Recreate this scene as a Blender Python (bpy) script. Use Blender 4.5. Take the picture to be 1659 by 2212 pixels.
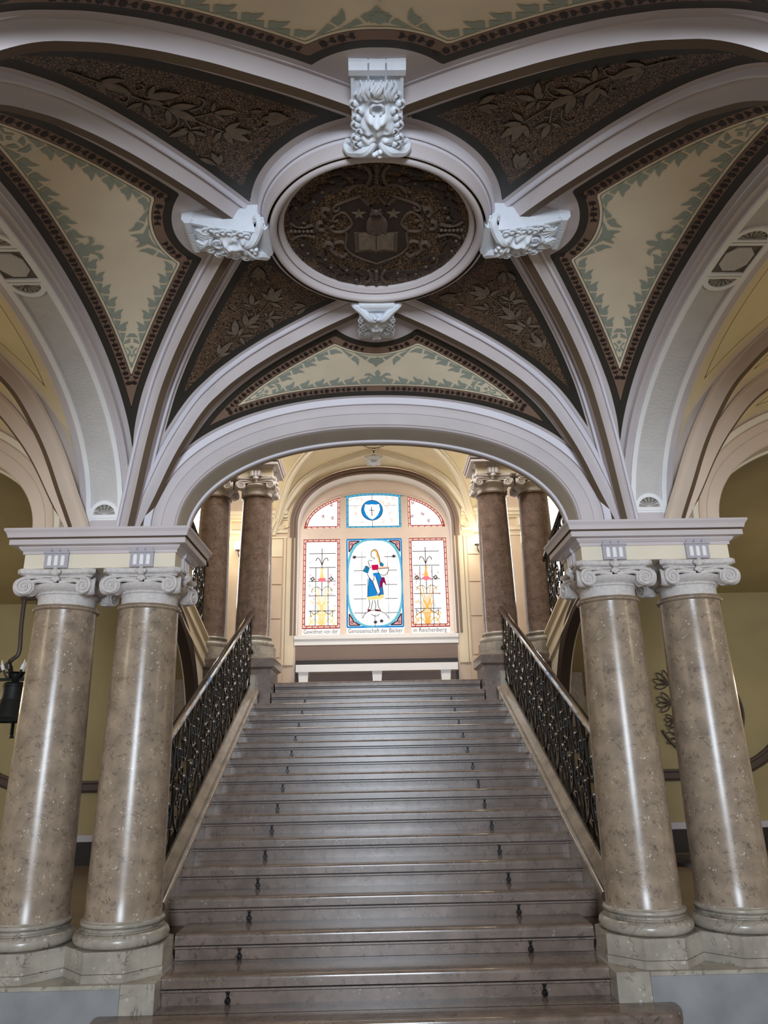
import bpy, math, random
import numpy as np
from mathutils import Vector, Matrix
from mathutils.bvhtree import BVHTree

random.seed(7)
for o in list(bpy.data.objects):
    bpy.data.objects.remove(o, do_unlink=True)
SC = bpy.context.scene
COL = SC.collection
PI = math.pi

# ------------------------------------------------------------------ camera
cam_d = bpy.data.cameras.new('camera')
cam = bpy.data.objects.new('camera', cam_d)
COL.objects.link(cam)
cam_d.sensor_fit = 'HORIZONTAL'
cam_d.sensor_width = 36.0
cam_d.lens = 36.0 * 1566.81 / 1659.0
cam_d.clip_start = 0.05
cr = Vector((0.9997576, -0.01141673, -0.01882538))
cu = Vector((0.01422757, -0.31752139, 0.94814437))
cd = Vector((0.01680217, 0.94818238, 0.31728199))
cam.matrix_world = Matrix(((cr.x, cu.x, -cd.x, -0.05017), (cr.y, cu.y, -cd.y, 0.0), (cr.z, cu.z, -cd.z, 1.60116), (0, 0, 0, 1)))
SC.camera = cam

# ------------------------------------------------------------------ world, lights, exposure
SC.view_settings.view_transform = 'Standard'
SC.view_settings.look = 'None'
SC.view_settings.gamma = 1.0
SC.view_settings.use_curve_mapping = False
SC.view_settings.exposure = 0.24
W = bpy.data.worlds.new('world')
SC.world = W
W.use_nodes = True
bg = W.node_tree.nodes['Background']
bg.inputs[0].default_value = (0.80, 0.85, 1.0, 1)
bg.inputs[1].default_value = 0.21

def area_light(name, loc, target, sx, sy, power, color):
    d = bpy.data.lights.new(name, 'AREA'); d.shape = 'RECTANGLE'; d.size = sx; d.size_y = sy
    d.energy = power; d.color = color
    o = bpy.data.objects.new(name, d); COL.objects.link(o); o.location = loc
    o.rotation_euler = (Vector(target) - Vector(loc)).to_track_quat('-Z', 'Y').to_euler()
    return o
def point_light(name, loc, power, color, r=0.12):
    d = bpy.data.lights.new(name, 'POINT'); d.energy = power; d.color = color; d.shadow_soft_size = r
    o = bpy.data.objects.new(name, d); COL.objects.link(o); o.location = loc
    return o
area_light('entrance_daylight', (0, -6.2, 2.3), (0, 3.4, 3.4), 2.2, 3.0, 720, (0.80, 0.89, 1.0))
area_light('stair_hall_fill', (0, 9.3, 7.5), (0, 12.4, 3.6), 3.6, 2.0, 225, (1.0, 0.94, 0.89))  # unseen fill light added to brighten the stair hall
for sx in (-1, 1):
    point_light('side_hall_lamp', (sx * 4.6, 3.0, 2.9), 24, (1.0, 0.80, 0.50))
    point_light('aisle_lamp', (sx * 5.2, 8.0, 2.3), 20, (1.0, 0.86, 0.62))

# ------------------------------------------------------------------ materials
def mat(name, color, rough=0.6, noise=0.0, nscale=8.0, bump=0.0, bscale=60.0, metal=0.0, spec=0.5, coat=0.0):
    m = bpy.data.materials.new(name); m.use_nodes = True
    nt = m.node_tree; b = nt.nodes['Principled BSDF']
    b.inputs['Base Color'].default_value = (*color, 1); b.inputs['Roughness'].default_value = rough
    b.inputs['Metallic'].default_value = metal; b.inputs['Specular IOR Level'].default_value = spec
    b.inputs['Coat Weight'].default_value = coat
    tc = nt.nodes.new('ShaderNodeTexCoord')
    if noise:
        n = nt.nodes.new('ShaderNodeTexNoise'); n.inputs['Scale'].default_value = nscale; n.inputs['Detail'].default_value = 5
        nt.links.new(tc.outputs['Object'], n.inputs['Vector'])
        r = nt.nodes.new('ShaderNodeValToRGB')
        r.color_ramp.elements[0].position = 0.3; r.color_ramp.elements[1].position = 0.7
        r.color_ramp.elements[0].color = (*[max(0, c * (1 - noise)) for c in color], 1)
        r.color_ramp.elements[1].color = (*[min(1, c * (1 + noise)) for c in color], 1)
        nt.links.new(n.outputs['Fac'], r.inputs['Fac']); nt.links.new(r.outputs['Color'], b.inputs['Base Color'])
    if bump:
        n2 = nt.nodes.new('ShaderNodeTexNoise'); n2.inputs['Scale'].default_value = bscale; n2.inputs['Detail'].default_value = 4
        nt.links.new(tc.outputs['Object'], n2.inputs['Vector'])
        bp = nt.nodes.new('ShaderNodeBump'); bp.inputs['Strength'].default_value = bump; bp.inputs['Distance'].default_value = 0.01
        nt.links.new(n2.outputs['Fac'], bp.inputs['Height']); nt.links.new(bp.outputs['Normal'], b.inputs['Normal'])
    return m

def marble(name, base, dark, light, rough, sc=1.0, pit=0.55):
    """shelly limestone: mottled ground, pale shell flecks, dark crooked veins and pits"""
    m = bpy.data.materials.new(name); m.use_nodes = True
    nt = m.node_tree; L = nt.links; b = nt.nodes['Principled BSDF']
    b.inputs['Roughness'].default_value = rough
    N = nt.nodes.new
    tc = N('ShaderNodeTexCoord')
    ob = tc.outputs['Object']
    n1 = N('ShaderNodeTexNoise'); n1.inputs['Scale'].default_value = 9 * sc; n1.inputs['Detail'].default_value = 6; L.new(ob, n1.inputs['Vector'])
    r1 = N('ShaderNodeValToRGB'); e = r1.color_ramp.elements
    e[0].position = 0.30; e[0].color = (*[c * 0.72 for c in base], 1); e[1].position = 0.72; e[1].color = (*[min(1, c * 1.22) for c in base], 1)
    L.new(n1.outputs['Fac'], r1.inputs['Fac'])
    # pale flecks
    v = N('ShaderNodeTexVoronoi'); v.inputs['Scale'].default_value = 42 * sc; v.inputs['Randomness'].default_value = 1; L.new(ob, v.inputs['Vector'])
    n3 = N('ShaderNodeTexNoise'); n3.inputs['Scale'].default_value = 14 * sc; L.new(ob, n3.inputs['Vector'])
    rv = N('ShaderNodeValToRGB'); rv.color_ramp.elements[0].position = 0.16; rv.color_ramp.elements[0].color = (1, 1, 1, 1)
    rv.color_ramp.elements[1].position = 0.30; rv.color_ramp.elements[1].color = (0, 0, 0, 1); L.new(v.outputs['Distance'], rv.inputs['Fac'])
    rm = N('ShaderNodeValToRGB'); rm.color_ramp.elements[0].position = 0.52; rm.color_ramp.elements[1].position = 0.66; L.new(n3.outputs['Fac'], rm.inputs['Fac'])
    mu = N('ShaderNodeMath'); mu.operation = 'MULTIPLY'; L.new(rv.outputs['Color'], mu.inputs[0]); L.new(rm.outputs['Color'], mu.inputs[1])
    mx = N('ShaderNodeMixRGB'); mx.inputs['Color2'].default_value = (*light, 1); L.new(mu.outputs[0], mx.inputs['Fac']); L.new(r1.outputs['Color'], mx.inputs['Color1'])
    # crooked dark veins
    n4 = N('ShaderNodeTexNoise'); n4.inputs['Scale'].default_value = 9 * sc; n4.inputs['Detail'].default_value = 9; n4.inputs['Roughness'].default_value = 0.68
    n4.inputs['Distortion'].default_value = 0.9; L.new(ob, n4.inputs['Vector'])
    rr = N('ShaderNodeValToRGB'); el = rr.color_ramp.elements
    el[0].position = 0.475; el[0].color = (0, 0, 0, 1); el[1].position = 0.5; el[1].color = (1, 1, 1, 1)
    e3 = el.new(0.525); e3.color = (0, 0, 0, 1)
    L.new(n4.outputs['Fac'], rr.inputs['Fac'])
    n5 = N('ShaderNodeTexNoise'); n5.inputs['Scale'].default_value = 22 * sc; n5.inputs['Detail'].default_value = 3; L.new(ob, n5.inputs['Vector'])
    r5 = N('ShaderNodeValToRGB'); r5.color_ramp.elements[0].position = 0.47; r5.color_ramp.elements[1].position = 0.60; L.new(n5.outputs['Fac'], r5.inputs['Fac'])
    mv = N('ShaderNodeMath'); mv.operation = 'MULTIPLY'; L.new(rr.outputs['Color'], mv.inputs[0]); L.new(r5.outputs['Color'], mv.inputs[1])
    mw = N('ShaderNodeMath'); mw.operation = 'MULTIPLY'; mw.inputs[1].default_value = pit; L.new(mv.outputs[0], mw.inputs[0])
    m2 = N('ShaderNodeMixRGB'); m2.inputs['Color2'].default_value = (*dark, 1); L.new(mw.outputs[0], m2.inputs['Fac']); L.new(mx.outputs['Color'], m2.inputs['Color1'])
    L.new(m2.outputs['Color'], b.inputs['Base Color'])
    return m

def ramp_mat(name, attr, scale, stops, rough=0.55, mosaic_from=None, mosaic=None):
    """flat painted bands chosen by how far a point of the surface lies from the panel's edge"""
    m = bpy.data.materials.new(name); m.use_nodes = True
    nt = m.node_tree; L = nt.links; b = nt.nodes['Principled BSDF']; b.inputs['Roughness'].default_value = rough
    N = nt.nodes.new
    a = N('ShaderNodeAttribute'); a.attribute_name = attr
    mp = N('ShaderNodeMapRange'); mp.inputs['From Min'].default_value = -0.1; mp.inputs['From Max'].default_value = scale - 0.1
    L.new(a.outputs['Fac'], mp.inputs['Value'])
    r = N('ShaderNodeValToRGB'); r.color_ramp.interpolation = 'CONSTANT'
    cr_ = r.color_ramp
    while len(cr_.elements) > 1: cr_.elements.remove(cr_.elements[-1])
    first = True
    for pos, c in stops:
        p = min(1, max(0, (pos + 0.1) / scale))
        if first: e = cr_.elements[0]; e.position = p; first = False
        else: e = cr_.elements.new(p)
        e.color = (*c, 1)
    L.new(mp.outputs['Result'], r.inputs['Fac'])
    out = r.outputs['Color']
    tc = N('ShaderNodeTexCoord')
    n = N('ShaderNodeTexNoise'); n.inputs['Scale'].default_value = 5; n.inputs['Detail'].default_value = 5; L.new(tc.outputs['Object'], n.inputs['Vector'])
    rr = N('ShaderNodeMapRange'); rr.inputs['To Min'].default_value = 0.88; rr.inputs['To Max'].default_value = 1.1; L.new(n.outputs['Fac'], rr.inputs['Value'])
    if mosaic:
        tile, grout, msc = mosaic
        v = N('ShaderNodeTexVoronoi'); v.feature = 'DISTANCE_TO_EDGE'; v.inputs['Scale'].default_value = msc; L.new(tc.outputs['Object'], v.inputs['Vector'])
        rv = N('ShaderNodeValToRGB'); rv.color_ramp.elements[0].position = 0.06; rv.color_ramp.elements[0].color = (*grout, 1)
        rv.color_ramp.elements[1].position = 0.13; rv.color_ramp.elements[1].color = (*tile, 1); L.new(v.outputs['Distance'], rv.inputs['Fac'])
        vc = N('ShaderNodeTexVoronoi'); vc.inputs['Scale'].default_value = msc; L.new(tc.outputs['Object'], vc.inputs['Vector'])
        hs = N('ShaderNodeSeparateColor'); L.new(vc.outputs['Color'], hs.inputs[0])
        hm = N('ShaderNodeMapRange'); hm.inputs['To Min'].default_value = 0.72; hm.inputs['To Max'].default_value = 1.3; L.new(hs.outputs[0], hm.inputs['Value'])
        mm = N('ShaderNodeMixRGB'); mm.blend_type = 'MULTIPLY'; mm.inputs['Fac'].default_value = 1
        L.new(rv.outputs['Color'], mm.inputs['Color1']); L.new(hm.outputs['Result'], mm.inputs['Color2'])
        st = N('ShaderNodeMath'); st.operation = 'GREATER_THAN'; st.inputs[1].default_value = mosaic_from; L.new(a.outputs['Fac'], st.inputs[0])
        mx = N('ShaderNodeMixRGB'); L.new(st.outputs[0], mx.inputs['Fac']); L.new(out, mx.inputs['Color1']); L.new(mm.outputs['Color'], mx.inputs['Color2'])
        out = mx.outputs['Color']
    m3 = N('ShaderNodeMixRGB'); m3.blend_type = 'MULTIPLY'; m3.inputs['Fac'].default_value = 1
    L.new(out, m3.inputs['Color1']); L.new(rr.outputs['Result'], m3.inputs['Color2']); L.new(m3.outputs['Color'], b.inputs['Base Color'])
    return m

def emit(name, color, s):
    m = bpy.data.materials.new(name); m.use_nodes = True
    nt = m.node_tree; nt.nodes.remove(nt.nodes['Principled BSDF'])
    e = nt.nodes.new('ShaderNodeEmission'); e.inputs[0].default_value = (*color, 1); e.inputs[1].default_value = s
    nt.links.new(e.outputs[0], nt.nodes['Material Output'].inputs[0])
    return m

def srgb(r, g, b):
    f = lambda c: (c / 255 / 12.92) if c <= 10 else ((c / 255 + 0.055) / 1.055) ** 2.4
    return (f(r), f(g), f(b))

M = {}
LIL = srgb(204, 195, 195)
M['lilac'] = mat('lilac_paint', LIL, 0.55, 0.05, 3, 0.03, 90)
M['lilac_light'] = mat('pale_lilac_paint', srgb(222, 218, 226), 0.5, 0.03, 3)
M['lilac_grey'] = mat('grey_lilac_paint', srgb(178, 173, 180), 0.55, 0.05, 3)
M['rib_brown'] = mat('brown_stripe_paint', srgb(98, 80, 62), 0.6, 0.06, 4)
M['soffit'] = mat('warm_grey_paint', srgb(188, 178, 164), 0.6, 0.06, 4)
M['grey_panel'] = mat('grey_stipple_plaster', srgb(206, 202, 198), 0.8, 0.06, 5, 0.5, 55)
M['white_plaster'] = mat('white_plaster', srgb(244, 243, 242), 0.5, 0.02, 5)
M['shell'] = mat('stone_grey_paint', srgb(150, 144, 134), 0.6)
M['inset'] = mat('taupe_inset_paint', srgb(104, 98, 90), 0.6)
M['stucco'] = mat('white_stucco', srgb(226, 232, 240), 0.55, 0.04, 20, 0.08, 60)
M['cream'] = mat('cream_paint', srgb(232, 222, 200), 0.6, 0.04, 3)
M['hall_cream'] = mat('hall_cream_paint', srgb(226, 212, 184), 0.6, 0.05, 3)
M['hall_pink'] = mat('hall_beige_paint', srgb(216, 196, 176), 0.6, 0.05, 3)
M['frame'] = mat('pale_beige_frame_paint', srgb(244, 226, 212), 0.5, 0.03, 4)
M['hall_brown'] = mat('taupe_paint', srgb(132, 112, 102), 0.6, 0.05, 3)
M['olive'] = mat('olive_paint', srgb(150, 136, 98), 0.7, 0.10, 1.6, 0.05, 40)
M['dark_band'] = mat('dark_brown_moulding', srgb(70, 56, 50), 0.5)
M['black'] = mat('near_black_base', srgb(30, 22, 18), 0.5)
M['capital'] = mat('pale_sandstone', srgb(216, 210, 206), 0.85, 0.10, 40, 0.6, 130)
M['column'] = marble('polished_shell_limestone', srgb(158, 140, 120), srgb(58, 46, 38), srgb(210, 198, 182), 0.26, 1.0, 0.75)
M['column_red'] = marble('reddish_shell_limestone', srgb(126, 107, 97), srgb(48, 37, 32), srgb(176, 160, 148), 0.16, 1.0, 0.85)
M['base'] = marble('pale_limestone', srgb(168, 160, 146), srgb(90, 78, 66), srgb(200, 192, 180), 0.24, 0.6, 0.8)
M['step'] = marble('brown_step_stone', srgb(118, 102, 91), srgb(46, 38, 34), srgb(146, 133, 122), 0.27, 0.8, 0.75)
M['groove_shade'] = mat('groove_shade_stone', srgb(80, 68, 61), 0.6, 0.2, 12)  # groove shade on the risers painted in as a darker stone tone
M['tread'] = marble('worn_polished_step_stone', srgb(124, 109, 98), srgb(46, 38, 34), srgb(150, 138, 126), 0.13, 0.8, 0.6)
M['curb'] = marble('cream_curb_stone', srgb(150, 140, 128), srgb(98, 88, 78), srgb(176, 166, 156), 0.16, 0.6, 0.4)
M['blue_grey'] = mat('blue_grey_plaster', srgb(140, 140, 139), 0.45, 0.16, 5, 0.05, 30)
M['floor'] = mat('brown_stone_floor', srgb(120, 104, 84), 0.35, 0.12, 4)
M['iron'] = mat('black_wrought_iron', srgb(16, 13, 13), 0.24, spec=0.5, coat=0.35)
M['bell'] = mat('dark_bronze', srgb(30, 32, 32), 0.5, 0.2, 20, metal=0.4)
M['rail_wood'] = mat('dark_polished_wood', srgb(36, 26, 22), 0.12, 0.2, 14, spec=0.8, coat=1.0)
M['leaf_green'] = mat('sage_green_stencil', srgb(158, 167, 154), 0.6)
M['leaf_dark'] = mat('dark_brown_stencil', srgb(40, 27, 22), 0.6)
M['mos_leaf'] = mat('taupe_mosaic_leaf', srgb(122, 108, 92), 0.55, 0.22, 30)
M['mos_leaf2'] = mat('brown_mosaic_leaf', srgb(92, 76, 64), 0.55, 0.15, 30)
M['mos_dark'] = mat('dark_mosaic_paint', srgb(56, 45, 38), 0.55, 0.1, 20)
M['mos_line'] = mat('black_mosaic_outline', srgb(30, 23, 20), 0.6)
DK = srgb(52, 48, 40)
CREAM = srgb(238, 224, 196)
PAT = srgb(134, 108, 90)
M['panel'] = ramp_mat('cream_vault_paint', 'edge', 0.5, [(-0.1, LIL), (0.0, DK), (0.044, srgb(30, 18, 16)), (0.047, PAT), (0.104, srgb(40, 20, 18)), (0.108, CREAM), (0.122, srgb(122, 134, 112)), (0.128, CREAM)])
YEL = srgb(230, 212, 164)
M['panel_side'] = ramp_mat('yellow_vault_paint', 'edge', 0.5, [(-0.1, srgb(214, 198, 186)), (0.0, srgb(224, 206, 172)), (0.05, srgb(228, 208, 162)), (0.085, srgb(96, 84, 60)), (0.09, YEL)])
M['panel_hall'] = ramp_mat('cream_hall_vault_paint', 'edge', 0.5, [(-0.1, srgb(214, 196, 164)), (0.0, srgb(236, 222, 190)), (0.05, srgb(176, 156, 120)), (0.056, srgb(236, 220, 184))])
M['mosaic'] = ramp_mat('dark_mosaic', 'edge', 0.5, [(-0.1, LIL), (0.0, srgb(48, 45, 38)), (0.055, srgb(48, 45, 38))], 0.5, 0.055, (srgb(124, 99, 75), srgb(30, 22, 18), 66))
M['medal'] = ramp_mat('brown_medallion_mosaic', 'edge', 0.5, [(-0.1, PAT), (0.0, PAT)], 0.5, -1, (srgb(116, 92, 66), srgb(28, 21, 17), 48))
M['glass_white'] = emit('daylit_white_glass', (1.0, 0.985, 0.97), 1.15)
M['glass_side'] = emit('daylit_clear_glass', (0.95, 0.98, 1.0), 7.0)
M['lamp'] = emit('lit_milk_glass', (1.0, 0.96, 0.86), 5.0)
for n_, c_, s_ in (('red', (150, 48, 38), 1.0), ('blue', (112, 186, 204), 1.0), ('sky', (30, 128, 196), 1.0), ('teal', (30, 120, 160), 1.0), ('pink', (232, 168, 172), 1.0), ('crimson', (190, 20, 78), 1.0),
                   ('magenta', (140, 20, 80), 1.0), ('yellow', (242, 216, 140), 1.0), ('gold', (236, 180, 92), 1.0), ('skin', (252, 238, 224), 1.1), ('lead', (64, 50, 50), 0.8),
                   ('grey', (176, 172, 168), 1.0), ('rose', (238, 120, 130), 1.0), ('shoe', (126, 40, 40), 1.0), ('ivory', (244, 240, 236), 1.1), ('peach', (240, 190, 160), 1.0), ('redpale', (246, 206, 192), 1.0), ('ink', (84, 62, 54), 0.7)):
    M['g_' + n_] = emit('stained_glass_' + n_, srgb(*c_), s_)

# ------------------------------------------------------------------ mesh tools
WORLD0 = {}
def thing(name, label, cat, loc=(0, 0, 0), group=None):
    o = bpy.data.objects.new(name, None); COL.objects.link(o); o.location = loc
    o.empty_display_size = 0.1
    o['label'] = label; o['category'] = cat
    if group: o['group'] = group
    WORLD0[o.name] = Vector(loc)
    return o
def tag(o, label=None, cat=None, group=None, kind=None):
    if label: o['label'] = label
    if cat: o['category'] = cat
    if group: o['group'] = group
    if kind: o['kind'] = kind
    return o
def dup_tree(o, parent=None):
    c = o.copy(); COL.objects.link(c)
    if parent: c.parent = parent
    for ch in list(o.children): dup_tree(ch, c)
    return c

class MB:
    def __init__(s): s.v = []; s.f = []; s.m = []
    def add(s, vs, fs, mi=0):
        k = len(s.v); s.v += [tuple(v) for v in vs]
        for f in fs: s.f.append([i + k for i in f]); s.m.append(mi)
        return s
    def box(s, x0, x1, y0, y1, z0, z1, mi=0):
        vs = [(x, y, z) for z in (z0, z1) for y in (y0, y1) for x in (x0, x1)]
        return s.add(vs, [(0, 2, 3, 1), (4, 5, 7, 6), (0, 1, 5, 4), (2, 6, 7, 3), (0, 4, 6, 2), (1, 3, 7, 5)], mi)
    def grid(s, P, cu=False, cv=False, mi=0, mrow=None, flip=False):
        n = len(P); m = len(P[0]); vs = [p for r in P for p in r]; k = len(s.v); s.v += [tuple(v) for v in vs]
        for i in range(n if cu else n - 1):
            for j in range(m if cv else m - 1):
                a = i * m + j; b = i * m + (j + 1) % m; c = ((i + 1) % n) * m + (j + 1) % m; d = ((i + 1) % n) * m + j
                s.f.append([k + q for q in ((d, c, b, a) if flip else (a, b, c, d))]); s.m.append(mrow[j] if mrow else mi)
        return s
    def lathe(s, prof, c=(0, 0, 0), n=40, mi=0, cap=False):
        P = [[(c[0] + r * math.cos(2 * PI * i / n), c[1] + r * math.sin(2 * PI * i / n), c[2] + z) for (r, z) in prof] for i in range(n)]
        s.grid(P, cu=True, mi=mi)
        if cap:
            for (r, z) in (prof[0], prof[-1]):
                s.add([(c[0] + r * math.cos(2 * PI * i / n), c[1] + r * math.sin(2 * PI * i / n), c[2] + z) for i in range(n)], [list(range(n))], mi)
        return s
    def tube(s, path, r=0.01, n=6, mi=0, closed=False):
        path = [Vector(p) for p in path]; N = len(path); P = []; pu = None
        for i, p in enumerate(path):
            if closed: t = path[(i + 1) % N] - path[i - 1]
            else: t = path[min(i + 1, N - 1)] - path[max(i - 1, 0)]
            if t.length < 1e-9: t = Vector((0, 0, 1))
            t.normalize()
            if pu is None:
                ref = Vector((0, 0, 1)) if abs(t.z) < 0.9 else Vector((1, 0, 0)); pu = (ref - t * ref.dot(t)).normalized()
            else:
                pu = pu - t * pu.dot(t)
                pu = pu.normalized() if pu.length > 1e-6 else t.orthogonal().normalized()
            w = t.cross(pu); rr = r[i] if isinstance(r, (list, tuple)) else r
            P.append([p + pu * (rr * math.cos(2 * PI * k / n)) + w * (rr * math.sin(2 * PI * k / n)) for k in range(n)])
        s.grid(P, cu=closed, cv=True, mi=mi)
        if not closed: s.add(P[0], [list(range(n))[::-1]], mi); s.add(P[-1], [list(range(n))], mi)
        return s
    def ball(s, c, r, nu=10, nv=7, mi=0, rot=None):
        if not isinstance(r, (tuple, list)): r = (r, r, r)
        P = []
        for i in range(nu):
            row = []
            for j in range(nv + 1):
                th = PI * j / nv; v = Vector((r[0] * math.sin(th) * math.cos(2 * PI * i / nu), r[1] * math.sin(th) * math.sin(2 * PI * i / nu), r[2] * math.cos(th)))
                if rot: v = rot @ v
                row.append(v + Vector(c))
            P.append(row)
        return s.grid(P, cu=True, mi=mi)
    def prism(s, pts, fn, w0, w1, mi=0):
        """outline pts (a, b) given thickness through fn(a, b, w)"""
        n = len(pts); A = [fn(a, b, w0) for a, b in pts]; B = [fn(a, b, w1) for a, b in pts]
        s.add(A + B, [list(range(n)), list(range(n, 2 * n))[::-1]] + [(i, (i + 1) % n, n + (i + 1) % n, n + i) for i in range(n)], mi)
        return s
    def build(s, name, mats, parent=None, smooth=True, ang=38, world=True):
        me = bpy.data.meshes.new(name)
        off = Vector((0, 0, 0))
        if parent is not None and world:
            r = parent
            while r.parent: r = r.parent
            off = WORLD0.get(r.name, Vector((0, 0, 0)))
        vs = [(v[0] - off.x, v[1] - off.y, v[2] - off.z) for v in s.v]
        me.from_pydata(vs, [], s.f)
        if not isinstance(mats, (list, tuple)): mats = [mats]
        for m in mats: me.materials.append(m)
        me.polygons.foreach_set('material_index', s.m)
        me.update()
        if smooth:
            me.shade_smooth(); me.set_sharp_from_angle(angle=math.radians(ang))
        o = bpy.data.objects.new(name, me); COL.objects.link(o)
        if parent is not None: o.parent = parent
        return o

def struct(name, mb, mats, label=None, parent=None, **k):
    o = mb.build(name, mats, parent, **k)
    if parent is None: o['kind'] = 'structure'; o['category'] = name.split('_')[0]
    if label: o['label'] = label
    return o

def super_path(a, b, z0, N=72, n=2.15):
    """points (x, z), outward normals of a flat basket arch from left spring to right spring, evenly spaced"""
    K = 900; X = []; Z = []
    for i in range(K + 1):
        t = PI * (1 - i / K); c = math.cos(t); s_ = math.sin(t)
        X.append(a * math.copysign(abs(c) ** (2 / n), c)); Z.append(z0 + b * abs(s_) ** (2 / n))
    X = np.array(X); Z = np.array(Z); L = np.concatenate([[0], np.cumsum(np.hypot(np.diff(X), np.diff(Z)))])
    u = np.linspace(0, L[-1], N + 1); x = np.interp(u, L, X); z = np.interp(u, L, Z)
    tx = np.gradient(x); tz = np.gradient(z); tx[0] = tx[-1] = 0; tz[0] = 1; tz[-1] = -1
    l = np.hypot(tx, tz); nx = -tz / l; nz = tx / l
    return x, z, nx, nz, u

def closest_offset(pts, o):
    x, z, nx, nz, u = pts
    return x + o * nx, z + o * nz

YC = 3.41
A_ = 2.03

# ------------------------------------------------------------------ floor and shell
mb = MB(); mb.box(-9, 9, -7, 5.62, -0.2, 0.0); struct('floor', mb, M['floor'], 'stone floor of the entrance hall in front of the stairs', smooth=False)
for sx, sd in ((-1, 'left'), (1, 'right')):
    mb = MB(); mb.box(*sorted((sx * 1.82, sx * 9)), 5.64, 10.4, -0.2, 0.32)
    struct('floor', mb, M['floor'], 'raised brown floor of the %s aisle behind the columns' % sd, smooth=False)
mb = MB(); mb.box(-2.3, 2.3, 10.46, 10.52, 2.36, 2.56); mb.box(-6, 6, 10.52, 13.2, 2.36, 2.56); struct('floor', mb, M['step'], 'upper landing floor below the stained glass window', smooth=False)
# slab added over the vaults against light leaks, ceiling closing the stair hall
mb = MB(); mb.box(-8, 8, 0.9, 5.3, 5.0, 5.1); struct('ceiling', mb, M['cream'], 'flat unseen slab added above the vaults to block outside light', smooth=False)
mb = MB(); mb.box(-6, 6, 5.3, 13.2, 7.9, 8.0); struct('ceiling', mb, M['hall_cream'], 'flat ceiling high above the stair hall', smooth=False)
mb = MB(); mb.box(-8, 8, 5.22, 5.46, 4.36, 7.95); struct('wall_front', mb, M['hall_cream'], 'upper wall above the stair arch', smooth=False)
for sx, sd in ((-1, 'left'), (1, 'right')):
    mb = MB()
    mb.box(*sorted((sx * 5.9, sx * 6.05)), 5.3, 13.2, 0.0, 7.95)
    struct('wall_' + sd, mb, M['hall_cream'], 'outer %s wall of the stair hall' % sd, smooth=False)
    mb = MB(); mb.box(*sorted((sx * 7.9, sx * 8.0)), 0.9, 5.3, 0.0, 5.05)
    struct('wall_' + sd, mb, M['hall_cream'], 'outer %s wall of the side hall' % sd, smooth=False)

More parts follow.
